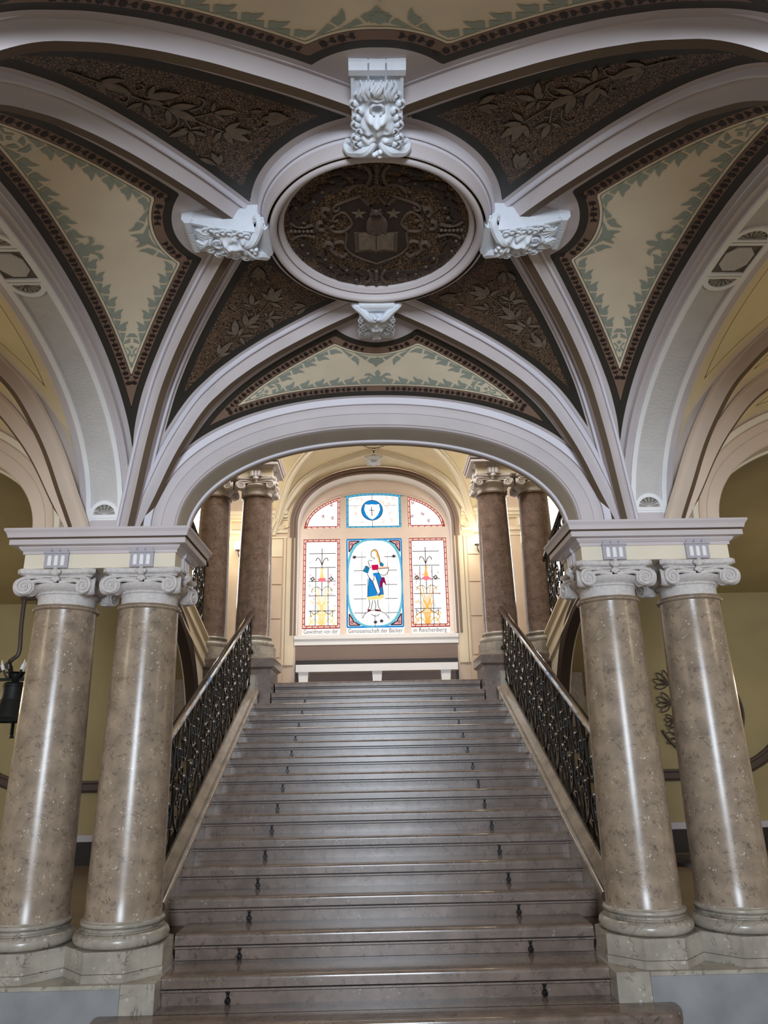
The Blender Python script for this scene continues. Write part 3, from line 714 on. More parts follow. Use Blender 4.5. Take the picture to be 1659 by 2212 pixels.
def side_arch(sx, sd):
    y, z, ny_, nz, u = SP
    X0 = sx * A_
    prof = [(0.30, 0.10), (0.075, 0.12), (0.06, 0.155), (0.052, 0.185), (0.042, 0.178), (0.036, 0.183), (0.02, 0.183), (0.016, 0.176), (0.010, 0.183), (0.0, 0.185), (0.0, 0.0), (0.0, -0.185), (0.012, -0.185), (0.016, -0.175), (0.03, -0.185), (0.055, -0.19), (0.075, -0.12), (0.30, -0.10)]
    P = [[(X0 - sx * w, YC + y[i] + o * ny_[i], z[i] + o * nz[i]) for o, w in prof] for i in range(len(y))]
    mb = MB(); mb.grid(P)
    arch = struct('wall_side_arch_' + sd, mb, [M['lilac']], 'arch dividing the middle bay from the %s side bay, ornamented soffit' % sd)
    # soffit ornament in (u along arch, v across), raised w into the opening
    def at(uu, v, w):
        yy = np.interp(uu, u, y); zz = np.interp(uu, u, z); a = np.interp(uu, u, ny_); b = np.interp(uu, u, nz)
        return (X0 + v, YC + yy - w * a, zz - w * b)
    Lt = u[-1]
    def strip(mb, u0, u1, v0, v1, w0, w1, n=40):
        us = np.linspace(u0, u1, n + 1)
        P = [[at(q, v0, w0), at(q, v0, w1), at(q, v1, w1), at(q, v1, w0)] for q in us]
        mb.grid(P, cv=True); mb.add(P[0], [(0, 1, 2, 3)]); mb.add(P[-1], [(3, 2, 1, 0)])
    VW, VI = 0.133, 0.098
    fr = MB()
    strip(fr, 0.06, Lt - 0.06, -VW, -VI, 0.0, 0.016); strip(fr, 0.06, Lt - 0.06, VI, VW, 0.0, 0.016)
    blocks = []
    def half(mb, uc, d, r0, r1, w0, w1):
        """half ring opening along d (+1 away from the start)"""
        K = 12; an = np.linspace(0, PI, K + 1)
        for i in range(K):
            q = [(uc + d * r * math.sin(a), r * math.cos(a)) for r, a in ((r0, an[i]), (r1, an[i]), (r1, an[i + 1]), (r0, an[i + 1]))]
            mb.prism(q, at, w0, w1)
    def shell(mb, uc, d, r):
        for i in range(7):
            a = PI * (i + 0.5) / 7
            pts = [(uc + d * 0.012 * math.sin(a), 0.012 * math.cos(a))] + [(uc + d * (rr * math.sin(a + da)), rr * math.cos(a + da)) for rr, da in ((r * 0.80, -0.17), (r * 0.95, -0.10), (r * 0.985, 0), (r * 0.95, 0.10), (r * 0.80, 0.17))]
            mb.prism(pts, at, 0.002, 0.011)
    # feet
    sh = MB(); ground = MB()
    strip(ground, 0.075, Lt - 0.075, -VI, VI, 0.0, 0.003, 60)
    half_c = Lt / 2
    for uc, d in ((0.12, 1), (Lt - 0.12, -1), (half_c - 0.165, -1), (half_c + 0.165, 1)):
        strip(fr, uc - 0.022 if d > 0 else uc - 0.004, uc + 0.004 if d > 0 else uc + 0.022, -VI, VI, 0.0, 0.016, 2)
        half(fr, uc, d, 0.083, 0.112, 0.0, 0.016)
        shell(sh, uc + d * 0.006, d, 0.078)
    strip(fr, 0.06, 0.1, -VI, VI, 0.0, 0.016, 2); strip(fr, Lt - 0.1, Lt - 0.06, -VI, VI, 0.0, 0.016, 2)
    # octagon in its square, middle of the arch
    s_ = 0.092
    for uu in (half_c - 0.152, half_c + 0.122): strip(fr, uu, uu + 0.03, -VI, VI, 0.0, 0.016, 2)
    c8 = s_ * math.tan(PI / 8)
    fr.build('panel_frame', M['white_plaster'], arch)
    ground.build('soffit_panel', M['grey_panel'], arch)
    # taupe square behind octagon and half discs behind the shells
    bk = MB(); strip(bk, half_c - 0.125, half_c + 0.125, -VI, VI, 0.0, 0.005, 4)
    for uc, d in ((0.12, 1), (Lt - 0.12, -1), (half_c - 0.165, -1), (half_c + 0.165, 1)):
        pts = [(uc + d * 0.085 * math.sin(a), 0.085 * math.cos(a)) for a in np.linspace(0, PI, 14)]
        bk.prism(pts, at, 0.0, 0.0045)
    bk.build('inset', M['inset'], arch)
    sh.build('shell_ornament', M['shell'], arch)
    oc = MB(); su, sv = 0.098, 0.080; cu_, cv_ = su * 0.45, sv * 0.45
    oc.prism([(half_c + a, b) for a, b in ((cu_, -sv), (su, -cv_), (su, cv_), (cu_, sv), (-cu_, sv), (-su, cv_), (-su, -cv_), (-cu_, -sv))], at, 0.004, 0.014)
    oc.build('octagon_tablet', M['grey_panel'], arch, smooth=False)
    # pier above the entablature
    mb = MB(); mb.box(*sorted((sx * 1.735, sx * 2.325)), 5.12, 5.50, 3.19, 4.6); mb.build('pier', M['lilac'], arch, smooth=False)
    return arch
side_arch(-1, 'left'); side_arch(1, 'right')

# ------------------------------------------------------------------ vaults
ZS = [-0.012, 0, .04, .07, .12, .17, .25, .3, .4, .5, .6, .7, .8, .9, 1.0]
ZZ = [3.15, 3.22, 3.36, 3.46, 3.65, 3.80, 3.99, 4.08, 4.19, 4.265, 4.32, 4.36, 4.395, 4.42, 4.44]
BAR = 0.085
def rib_curve(c, k, dz=0.0, N=60):
    """world points of the vault surface over a rib, its lateral and its down vectors"""
    ss = np.linspace(-0.012, 1.0, 400); zz = np.interp(ss, ZS, ZZ)
    ker = np.ones(21) / 21; zs = np.convolve(np.pad(zz, 10, mode='edge'), ker, 'valid')
    zs = np.where(ss < 0.04, zz, zs)
    x = c[0] + (k[0] - c[0]) * ss; y = c[1] + (k[1] - c[1]) * ss
    L = np.concatenate([[0], np.cumsum(np.sqrt(np.diff(x) ** 2 + np.diff(y) ** 2 + np.diff(zs) ** 2))])
    u = np.linspace(0, L[-1], N + 1)
    X = np.interp(u, L, x); Y = np.interp(u, L, y); Z = np.interp(u, L, zs)
    dirv = np.array([k[0] - c[0], k[1] - c[1]]); dirv = dirv / np.hypot(*dirv); lat = np.array([-dirv[1], dirv[0], 0])
    T = np.gradient(np.stack([X, Y, Z], 1), axis=0); T /= np.linalg.norm(T, axis=1)[:, None]
    dn = np.cross(T, lat); sgn = np.where(dn[:, 2] > 0, -1, 1); dn = dn * sgn[:, None]
    # near the spring the "down" must look into the room
    S = np.stack([X, Y, Z + dz], 1) - dn * BAR
    return S, lat, dn
RIBPROF = [(-0.086, -0.012), (-0.087, 0.008), (-0.083, 0.019), (-0.075, 0.023), (-0.067, 0.018), (-0.064, 0.002), (-0.060, 0.008), (-0.051, 0.018), (-0.042, 0.032), (-0.035, 0.050), (-0.028, 0.068), (-0.023, 0.085)]
RIBPROF = RIBPROF + [(-a, d) for a, d in RIBPROF[::-1]]
RIBROW = [2, 2, 2, 2, 2, 0, 0, 0, 0, 0, 0, 1, 0, 0, 0, 0, 0, 0, 2, 2, 2, 2, 2, 2]
def make_rib(S, lat, dn, parent, m=None, sc=1.0):
    P = [[tuple(S[i] + lat * a * sc + dn[i] * d * sc) for a, d in RIBPROF] for i in range(len(S))]
    mb = MB(); mb.grid(P, mrow=RIBROW)
    return mb.build('rib', [m or M['lilac'], M['rib_brown'] if m is not M['cream'] else M['cream'], M['lilac_light'] if not m else m], parent)

def seg_dist(Pts, poly):
    """distance from each point to a polyline"""
    best = np.full(len(Pts), 1e9)
    for i in range(len(poly) - 1):
        a = poly[i]; d = poly[i + 1] - a; l2 = d @ d
        t = np.clip(((Pts - a) @ d) / max(l2, 1e-12), 0, 1)
        best = np.minimum(best, np.linalg.norm(Pts - (a + t[:, None] * d), axis=1))
    return best

class Surf:
    def __init__(s, G, edge):
        s.G = G; s.edge = edge
        n, m, _ = G.shape
        s.polys = [(i * m + j, i * m + j + 1, (i + 1) * m + j + 1, (i + 1) * m + j) for i in range(n - 1) for j in range(m - 1)]
        s.bvh = BVHTree.FromPolygons([Vector(p) for p in G.reshape(-1, 3)], s.polys)
def surf_object(s, name, material, parent, room):
    G = s.G; n, m, _ = G.shape
    me = bpy.data.meshes.new(name)
    me.from_pydata([tuple(p) for p in G.reshape(-1, 3)], [], s.polys)
    me.materials.append(material); me.update(); me.shade_smooth()
    at = me.attributes.new('edge', 'FLOAT', 'POINT'); at.data.foreach_set('value', np.ascontiguousarray(s.edge.reshape(-1), dtype=np.float32))
    o = bpy.data.objects.new(name, me); COL.objects.link(o); o.parent = parent
    return o

def resample(P, n):
    L = np.concatenate([[0], np.cumsum(np.linalg.norm(np.diff(P, axis=0), axis=1))])
    u = np.linspace(0, L[-1], n)
    return np.stack([np.interp(u, L, P[:, k]) for k in range(3)], 1)

def cream_panel(arch3d, ribL, ribR, key, rk, a_off, rib_off, NT=230, NS=72, bulge=0.0):
    A = resample(arch3d, NT)
    half = NT // 2
    R = np.concatenate([resample(ribL, half + 1)[:-1], resample(ribR[::-1], NT - half)])
    s = np.linspace(0, 1, NS)
    G = A[:, None, :] * (1 - s)[None, :, None] + R[:, None, :] * s[None, :, None]
    Pts = G.reshape(-1, 3)
    dA = seg_dist(Pts, resample(arch3d, 90)) - a_off
    dR = np.minimum(seg_dist(Pts, ribL), seg_dist(Pts, ribR)) - rib_off
    dK = np.linalg.norm(Pts - key, axis=1) - rk
    D = np.minimum(np.minimum(dA, dR), dK)
    return Surf(G, D.reshape(NT, NS))

def contour(sf, lev, side):
    """polyline where the edge distance reaches lev, from the arch side or the rib side"""
    G, D = sf.G, sf.edge; out = []
    for i in range(G.shape[0]):
        row = D[i] if side == 'arch' else D[i][::-1]; g = G[i] if side == 'arch' else G[i][::-1]
        if row.max() <= lev: continue
        j = int(np.argmax(row > lev))
        if j == 0: continue
        f = (lev - row[j - 1]) / (row[j] - row[j - 1]); out.append(g[j - 1] * (1 - f) + g[j] * f)
    return np.array(out) if len(out) > 3 else None

ROOM = {}
def stencil(mb, sf, org, tan, inw, pts, lift, room):
    """lay a flat painted outline on the vault surface"""
    vs = []
    for a, b in pts:
        p = org + tan * a + inw * b
        loc, nrm, idx, dist = sf.bvh.find_nearest(Vector(p))
        if loc is None: return
        if nrm.dot(room - loc) < 0: nrm = -nrm
        vs.append(loc + nrm * lift)
    mb.add(vs, [list(range(len(vs)))])

LEAF_A = [(0.0, 0.0), (0.13, 0.05), (0.30, 0.13), (0.52, 0.22), (0.74, 0.33), (0.84, 0.06), (0.60, 0.05), (0.36, 0.03), (0.16, -0.01)]
LEAF_B = [(0.86, 0.38), (0.98, 0.41), (0.99, 0.47), (1.10, 0.44), (1.26, 0.50), (1.48, 0.68), (1.44, 0.46), (1.34, 0.26), (1.32, 0.20), (1.22, 0.18), (1.14, 0.12), (0.96, 0.08)]
IVY = [(0.0, 0.0), (0.10, 0.16), (0.02, 0.28), (0.20, 0.30), (0.26, 0.46), (0.40, 0.30), (0.62, 0.34), (0.54, 0.14), (0.72, 0.0), (0.54, -0.14), (0.62, -0.34), (0.40, -0.30), (0.26, -0.46), (0.20, -0.30), (0.02, -0.28), (0.10, -0.16)]
HEART = [(0.0, 0.0), (0.12, 0.26), (0.32, 0.36), (0.46, 0.22), (0.40, 0.06), (0.40, -0.06), (0.46, -0.22), (0.32, -0.36), (0.12, -0.26)]
DIAM = [(0, 0), (0.08, 0.1), (0.16, 0), (0.08, -0.1)]
TULIP = [(-0.08, 0.0), (-0.26, 0.20), (-0.52, 0.46), (-0.86, 0.50), (-1.0, 0.42), (-0.84, 0.66), (-0.55, 0.68), (-0.30, 0.46), (-0.12, 0.40), (-0.20, 0.70), (-0.10, 0.86), (0, 0.96), (0.10, 0.86), (0.20, 0.70), (0.12, 0.40), (0.30, 0.46), (0.55, 0.68), (0.84, 0.66), (1.0, 0.42), (0.86, 0.50), (0.52, 0.46), (0.26, 0.20), (0.08, 0.0)]
PALM = [(0, 0), (-0.18, 0.12), (-0.46, 0.10), (-0.34, 0.30), (-0.52, 0.46), (-0.26, 0.50), (-0.28, 0.72), (-0.08, 0.62), (0.0, 0.92), (0.08, 0.62), (0.28, 0.72), (0.26, 0.50), (0.52, 0.46), (0.34, 0.30), (0.46, 0.10), (0.18, 0.12)]

def ornament(sf, panel, room, name_leaf='leaf_border'):
    green = MB(); dark = MB()
    def along(poly, step, start, fn, mirror=True):
        if poly is None: return
        L = np.concatenate([[0], np.cumsum(np.linalg.norm(np.diff(poly, axis=0), axis=1))])
        tot = L[-1]; n = max(1, int((tot / 2 - start) / step))
        for s in (1, -1):
            for k in range(n):
                q = start + k * step; q = q if s == 1 else tot - q
                p = np.array([np.interp(q, L, poly[:, c]) for c in range(3)]); e = 0.012
                t = np.array([np.interp(min(q + e, tot), L, poly[:, c]) - np.interp(max(q - e, 0), L, poly[:, c]) for c in range(3)]) * s
                t /= np.linalg.norm(t) + 1e-9
                loc, nrm, i, d = sf.bvh.find_nearest(Vector(p)); nv = np.array(nrm)
                w = np.cross(nv, t); w /= np.linalg.norm(w) + 1e-9
                fn(p, t, w, k, n)
    def inward(p, w, step=0.02):
        """sign so that w points to larger edge distance"""
        G = sf.G.reshape(-1, 3); E = sf.edge.reshape(-1)
        a = E[np.argmin(((G - (p + w * step)) ** 2).sum(1))]; b = E[np.argmin(((G - (p - w * step)) ** 2).sum(1))]
        return w if a >= b else -w
    for side in ('arch', 'rib'):
        c = contour(sf, 0.126, side)
        def leaf(p, t, w, k, n):
            w = inward(p, w); S = 0.128
            m_ = p + t * S * 0.9 + w * S * 0.22
            if sf.edge.reshape(-1)[np.argmin(((sf.G.reshape(-1, 3) - m_) ** 2).sum(1))] < 0.128: return
            stencil(green, sf, p, t * S, w * S, LEAF_A, 0.003, room); stencil(green, sf, p, t * S, w * S, LEAF_B, 0.003, room)
        if c is not None: along(c, 0.112, 0.20, leaf)
        c2 = contour(sf, 0.0755, side)
        def vine(p, t, w, k, n):
            S = 0.054
            m_ = p + t * 0.05
            if not 0.05 < sf.edge.reshape(-1)[np.argmin(((sf.G.reshape(-1, 3) - m_) ** 2).sum(1))] < 0.10: return
            stencil(dark, sf, p, t * S, w * S, IVY, 0.002, room)
            stencil(dark, sf, p + t * 0.041, t * S, w * S, DIAM, 0.002, room)
            stencil(dark, sf, p + t * 0.050, t * S, w * S, HEART, 0.002, room)
            stencil(dark, sf, p + t * 0.076 + w * 0.019, t * 0.03, w * 0.03, DIAM, 0.002, room); stencil(dark, sf, p + t * 0.076 - w * 0.019, t * 0.03, w * 0.03, DIAM, 0.002, room)
        if c2 is not None: along(c2, 0.084, 0.04, vine)
        # flower in the middle of each side
        if c is not None:
            mid = c[len(c) // 2]; t = c[len(c) // 2 + 2] - c[len(c) // 2 - 2]; t /= np.linalg.norm(t)
            loc, nrm, i, d = sf.bvh.find_nearest(Vector(mid)); w = np.cross(np.array(nrm), t); w = inward(mid, w / np.linalg.norm(w), 0.03)
            if side == 'arch':
                stencil(green, sf, mid + w * 0.035, t * 0.105, w * 0.125, TULIP, 0.004, room)
                stencil(green, sf, mid, t * 0.06, w * 0.045, [(-1, 0), (-0.6, 0.5), (-0.2, 0.75), (0.2, 0.75), (0.6, 0.5), (1, 0)], 0.003, room)
            else:
                stencil(green, sf, mid + w * 0.012, t * 0.085, w * 0.10, PALM, 0.004, room)
            # lyre ornament in the two tips
            for q, rev in ((c, 1), (c[::-1], -1)):
                if side != 'arch': continue
                cr2 = contour(sf, 0.126, 'rib'); q2 = cr2 if rev == 1 else cr2[::-1]
                tip = (q[0] + q2[0]) / 2; L1 = np.cumsum(np.linalg.norm(np.diff(q, axis=0), axis=1)); L2 = np.cumsum(np.linalg.norm(np.diff(q2, axis=0), axis=1))
                fa = lambda s_: (np.array([np.interp(s_, L1, q[1:, k]) for k in range(3)]) + np.array([np.interp(s_, L2, q2[1:, k]) for k in range(3)])) / 2
                far = fa(0.30); near = fa(0.02); ax = far - near; ln = np.linalg.norm(ax); ax /= ln
                loc, nrm, i, d = sf.bvh.find_nearest(Vector(fa(0.15))); w = np.cross(np.array(nrm), ax); w /= np.linalg.norm(w)
                for pts in ([(0.0, 0.0), (0.04, 0.10), (0.08, 0.06), (0.08, -0.06), (0.04, -0.10)],
                            [(0.17, -0.16), (0.20, -0.20), (0.30, -0.24), (0.46, -0.10), (0.58, -0.28), (0.62, -0.22), (0.46, -0.03), (0.30, -0.14)],
                            [(0.17, 0.16), (0.20, 0.20), (0.30, 0.24), (0.46, 0.10), (0.58, 0.28), (0.62, 0.22), (0.46, 0.03), (0.30, 0.14)],
                            [(0.26, 0.0), (0.32, 0.09), (0.40, 0.0), (0.32, -0.09)], [(0.55, 0), (0.62, 0.12), (0.70, 0.0), (0.62, -0.12)],
                            [(0.74, -0.40), (0.86, -0.30), (0.96, -0.08), (0.80, -0.08)], [(0.74, 0.40), (0.86, 0.30), (0.96, 0.08), (0.80, 0.08)], [(0.98, -0.30), (1.12, -0.12), (1.12, 0.12), (0.98, 0.30), (1.0, 0.0)]):
                    stencil(green, sf, near, ax * 0.24, w * 0.24 * 0.55, pts, 0.003, room)
    green.build('leaf_border', M['leaf_green'], panel, smooth=False, world=False)
    dark.build('vine_border', M['leaf_dark'], panel, smooth=False, world=False)

# leaves of the mosaic quadrants, traced in units of a drawing board (tip bottom left, ring top right)
def board(x, y):
    dx, dy = x - 0, y - 1750
    return 0.56 + (0.65 * dx - 0.76 * dy) / 1680.0, (-0.76 * dx - 0.65 * dy) / 1560.0
LEAVES = [((270, 1330), (425, 1150)), ((250, 1340), (265, 1205)), ((280, 1340), (430, 1290)), ((470, 1030), (455, 885)), ((460, 1045), (330, 1030)), ((480, 1060), (605, 980)), ((500, 1090), (740, 1030)),
          ((520, 1090), (595, 1175)), ((600, 930), (570, 785)), ((610, 925), (780, 745)), ((615, 940), (810, 905)), ((690, 670), (665, 505)), ((685, 675), (515, 660)), ((700, 665), (800, 590)), ((705, 690), (790, 690)), ((680, 700), (610, 705)),
          ((915, 600), (820, 500)), ((930, 585), (970, 435)), ((940, 585), (1110, 430)), ((945, 595), (1150, 530)), ((945, 605), (1085, 655)), ((910, 790), (975, 690)), ((915, 800), (1090, 760)), ((905, 815), (950, 900)),
          ((850, 790), (850, 735)), ((860, 850), (850, 810)), ((670, 365), (780, 240)), ((780, 400), (800, 240)), ((850, 360), (800, 240)), ((1260, 580), (1455, 605)), ((1240, 650), (1455, 610)), ((1300, 690), (1440, 620)), ((670, 440), (665, 390)), ((1180, 740), (1275, 715)), ((1130, 690), (1170, 660)), ((910, 410), (890, 370)), ((1200, 540), (1270, 570))]
STEMS = [[(140, 1510), (270, 1330), (460, 1080), (600, 945), (800, 720), (930, 595)], [(690, 800), (700, 690)], [(640, 860), (760, 800), (905, 800)], [(500, 770), (530, 730), (590, 735), (640, 790), (640, 850)], [(760, 870), (840, 880), (880, 930), (850, 970)], [(320, 1120), (350, 1090), (390, 1120), (390, 1160)], [(460, 1170), (520, 1175), (515, 1215)]]

def mosaic_panel(S1, S2, center, ring_r, parent, corner, direction, room, deco=True):
    NT, NS = 120, 60
    A = resample(S1, NT); B = resample(S2, NT); s = np.linspace(0, 1, NS)
    G = A[:, None, :] * (1 - s)[None, :, None] + B[:, None, :] * s[None, :, None]
    Pts = G.reshape(-1, 3)
    D = np.minimum(np.minimum(seg_dist(Pts, S1), seg_dist(Pts, S2)) - 0.112, np.hypot(Pts[:, 0] - center[0], Pts[:, 1] - center[1]) - ring_r)
    sf = Surf(G, D.reshape(NT, NS)); o = surf_object(sf, 'mosaic_panel', M['mosaic'] if deco else M['panel_side'], parent, room)
    if deco:
        e = np.array(direction); e = e / np.linalg.norm(e); nn = np.array([-e[1], e[0]])
        def drop(p, q, lift):
            xy = np.array(corner) + e * p + nn * q
            hit = sf.bvh.ray_cast(Vector((xy[0], xy[1], 2.0)), Vector((0, 0, 1)))
            return None if hit[0] is None else hit[0] - Vector((0, 0, lift))
        def blade(mb, x0, x1, wf, lift):
            a = np.array(board(*x0)); b = np.array(board(*x1)); d = b - a; l = np.linalg.norm(d); d /= l; m_ = np.array([-d[1], d[0]])
            pts = [a + d * l * t + m_ * l * w * wf for t, w in ((0, 0), (0.12, 0.09), (0.30, 0.16), (0.5, 0.18), (0.72, 0.13), (0.88, 0.06), (1, 0), (0.88, -0.06), (0.72, -0.13), (0.5, -0.18), (0.30, -0.16), (0.12, -0.09))]
            v = [drop(p[0], p[1], lift) for p in pts]
            if all(q is not None for q in v): mb.add(v, [list(range(len(v)))])
        br = MB(); ln = MB()
        for a, b in LEAVES:
            blade(ln, a, b, 1.25, 0.004); blade(br, a, b, 0.92, 0.006)
        for stem in STEMS:
            c = smooth_curve([board(*p) for p in stem], 5)
            for mbq, wd, lf in ((ln, 0.007, 0.004), (br, 0.004, 0.006)):
                row = []
                for i, p in enumerate(c):
                    a = np.array(c[max(i - 1, 0)]); b = np.array(c[min(i + 1, len(c) - 1)]); d = (b - a) / (np.linalg.norm(b - a) + 1e-9); m_ = np.array([-d[1], d[0]]) * wd
                    q1 = drop(p[0] + m_[0], p[1] + m_[1], lf); q2 = drop(p[0] - m_[0], p[1] - m_[1], lf)
                    if q1 is not None and q2 is not None: row.append([q1, q2])
                if len(row) > 1: mbq.grid(row)
        ln.build('branch_outline', M['mos_line'], o, smooth=False, world=False)
        br.build('leaf_branch', M['mos_leaf'], o, smooth=False, world=False)
    return o

def bay(cx, main):
    root = bpy.data.objects.new('ceiling', None); COL.objects.link(root); root['kind'] = 'structure'; root['category'] = 'ceiling'
    root['label'] = 'painted vault of the middle bay with leaf borders and dark mosaic' if main else ('yellow painted vault of the %s side bay' % ('left' if cx < 0 else 'right'))
    room = Vector((cx, YC, 2.0))
    ox, oz = closest_offset(FP, 0.234); sx_, sz_ = closest_offset(SP, 0.055)
    KR = 0.75; CXr, CYr = 1.76, 1.69
    ribs = {}
    for qx in (-1, 1):
        for qy in (-1, 1):
            for kind in ('y', 'x'):
                c = (cx + qx * (1.745 if kind == 'y' else 1.81), YC + qy * (1.715 if kind == 'y' else 1.66)); k = (cx, YC + qy * KR) if kind == 'y' else (cx + qx * KR, YC)
                S, lat, dn = rib_curve(c, k); ribs[(qx, qy, kind)] = S
                if main or qx * cx < 0:
                    make_rib(S, lat, dn, root, None if main else M['hall_pink'])
    sides = (('front', 0), ('back', 1), ('left', 2), ('right', 3)) if main else (('front', 0), ('right' if cx < 0 else 'left', 3 if cx < 0 else 2), ('back', 1))
    for nm, sd in sides:
        if sd == 0: arch = np.stack([cx + ox, np.full_like(ox, YC + 1.70), oz], 1); rl, rr = ribs[(-1, 1, 'y')], ribs[(1, 1, 'y')]; key = np.array([cx, YC + KR, 4.48])
        elif sd == 1: arch = np.stack([cx + ox, np.full_like(ox, YC - 1.70), oz], 1); rl, rr = ribs[(-1, -1, 'y')], ribs[(1, -1, 'y')]; key = np.array([cx, YC - KR, 4.48])
        elif sd == 2: arch = np.stack([np.full_like(sx_, cx - 1.845), YC + sx_, sz_], 1); rl, rr = ribs[(-1, -1, 'x')], ribs[(-1, 1, 'x')]; key = np.array([cx - KR, YC, 4.48])
        else: arch = np.stack([np.full_like(sx_, cx + 1.845), YC + sx_, sz_], 1); rl, rr = ribs[(1, -1, 'x')], ribs[(1, 1, 'x')]; key = np.array([cx + KR, YC, 4.48])
        sf = cream_panel(arch, rl, rr, key, 0.40, 0.030 if sd < 2 else 0.034, 0.112)
        p = surf_object(sf, 'vault_panel', M['panel'] if main else M['panel_side'], root, room)
        if main: ornament(sf, p, room)
    for qx in (-1, 1):
        for qy in (-1, 1):
            if not main and qx * cx > 0: continue
            mosaic_panel(ribs[(qx, qy, 'y')], ribs[(qx, qy, 'x')], (cx, YC), 0.71, root, (cx + qx * CXr, YC + qy * CYr), (-qx, -qy * 0.96), room, main) if not (main and qx * qy > 0) else \
                mosaic_panel(ribs[(qx, qy, 'x')], ribs[(qx, qy, 'y')], (cx, YC), 0.71, root, (cx + qx * CXr, YC + qy * CYr), (-qx, -qy * 0.96), room, main)
    return root
bay(0, True)
bay(-2 * A_, False)
bay(2 * A_, False)

# ------------------------------------------------------------------ ceiling medallion
def medallion():
    t = thing('ceiling_medallion', 'round dark mosaic ceiling medallion with owl on open book, framed by a lilac ring', 'medallion', (0, YC, 4.42))
    prof = [(0.672, 4.52), (0.672, 4.470), (0.667, 4.455), (0.660, 4.450), (0.653, 4.455), (0.651, 4.462), (0.643, 4.440), (0.634, 4.415), (0.628, 4.390), (0.626, 4.372)]
    prof += [(0.618, 4.370), (0.618, 4.43), (0.606, 4.43), (0.606, 4.385)] + [(0.583 + 0.022 * math.cos(a), 4.385 - 0.024 * math.sin(a)) for a in np.linspace(0, PI, 8)] + [(0.561, 4.43), (0.554, 4.43), (0.554, 4.404), (0.547, 4.400), (0.526, 4.420), (0.522, 4.45)]
    mb = MB(); n_ = 96
    rowm = [1 if (0.600 < a[0] < 0.620 and 0.600 < b[0] < 0.620) else (2 if a[0] > 0.65 else 0) for a, b in zip(prof[:-1], prof[1:])]
    mb.grid([[(r * math.cos(2 * PI * i / n_), YC + r * math.sin(2 * PI * i / n_), z) for r, z in prof] for i in range(n_)], cu=True, mrow=rowm)
    mb.build('ring_moulding', [M['lilac'], M['rib_brown'], M['lilac_light']], t)
    # mosaic ground
    n = 96; G = np.array([[(r * math.cos(2 * PI * i / n), YC + r * math.sin(2 * PI * i / n), 4.44) for r in np.linspace(0.001, 0.54, 12)] for i in range(n + 1)])
    sf = Surf(G, np.ones(G.shape[:2])); g = surf_object(sf, 'mosaic_ground', M['medal'], t, None)
    g.data.transform(Matrix.Translation((0, -YC, -4.42)))
    F = lambda a, b, w: (a, YC - b, 4.44 - w)          # seen from below: picture up is -y
    s = 1 / 715.0 * 0.523
    q = lambda x, y: ((x - 832) * s, (640 - y) * s / 0.712)
    def flat(name, polys, m, w, parent=g):
        mb = MB()
        for p in polys: mb.prism([q(*c) for c in p], F, 0.0, w)
        return mb.build(name, m, parent, smooth=False)
    mirror = lambda p: [(1664 - x, y) for x, y in p][::-1]
    # shield with lobed outline
    half = [(832, 940), (760, 900), (660, 850), (600, 800), (575, 770), (590, 720), (600, 680), (588, 650), (640, 600), (625, 550), (590, 505), (545, 490), (530, 455), (560, 425), (650, 395), (720, 370), (745, 420), (800, 455), (832, 440)]
    flat('shield', [half + mirror(half)[1:-1]], M['mos_dark'], 0.006)
    out = MB()
    for path, r in (([(832, 925), (660, 855), (585, 785), (590, 720), (598, 670), (585, 640)], 0.007), ([(585, 640), (640, 590), (620, 530), (575, 495), (520, 520), (500, 560), (540, 560)], 0.008),
                    ([(600, 640), (540, 650), (490, 640), (480, 610), (510, 600)], 0.008), ([(560, 430), (520, 450), (510, 480), (545, 480), (550, 455)], 0.009), ([(560, 430), (650, 400), (720, 375)], 0.007),
                    ([(620, 350), (660, 310), (730, 295), (780, 320), (832, 300)], 0.010), ([(480, 480), (440, 470), (420, 500), (440, 530)], 0.012), ([(420, 570), (380, 580), (380, 620), (420, 630)], 0.012),
                    ([(520, 840), (560, 860), (590, 830)], 0.010), ([(500, 740), (540, 730), (570, 740)], 0.010), ([(410, 770), (440, 740), (480, 760), (470, 800), (510, 840)], 0.012)):
        for mir in (0, 1):
            c = smooth_curve([q(*(p if not mir else (1664 - p[0], p[1]))) for p in path], 5)
            out.tube([F(a, b, 0.006) for a, b in c], r, 6)
    out.build('scroll_frame', M['mos_leaf2'], g)
    rib = [[(705, 390), (745, 400), (800, 440), (770, 455)], [(770, 455), (800, 440), (840, 380), (832, 372)], [(832, 372), (850, 380), (920, 450), (890, 450)], [(890, 450), (920, 450), (985, 395), (950, 392)]]
    flat('ribbon', rib, M['mos_leaf2'], 0.009)
    def star(cx, cy, r):
        return [(cx + (r if i % 2 == 0 else r * 0.4) * math.sin(PI * i / 5), cy - (r if i % 2 == 0 else r * 0.4) * math.cos(PI * i / 5) * 0.78) for i in range(10)]
    for cx_ in (698, 958): flat('star', [star(cx_, 508, 54)], M['mos_leaf'], 0.010)
    bk = flat('open_book', [[(655, 655), (668, 650), (700, 655), (770, 652), (828, 660), (890, 652), (960, 655), (998, 652), (1000, 818), (900, 815), (840, 818), (828, 826), (815, 818), (740, 812), (660, 822)]], M['mos_leaf2'], 0.010)
    pg = MB()
    for p in ([(692, 662), (770, 660), (824, 670), (824, 800), (770, 790), (692, 798)], [(834, 670), (890, 660), (966, 662), (968, 798), (890, 790), (834, 800)]): pg.prism([q(*c) for c in p], F, 0.010, 0.014)
    pg.build('page', M['mos_leaf'], bk, smooth=False)
    ow = MB()
    ow.ball(F(*q(834, 590), 0.006), (0.058, 0.085, 0.018), 16, 10); ow.ball(F(*q(828, 512), 0.008), (0.036, 0.038, 0.018), 14, 8)
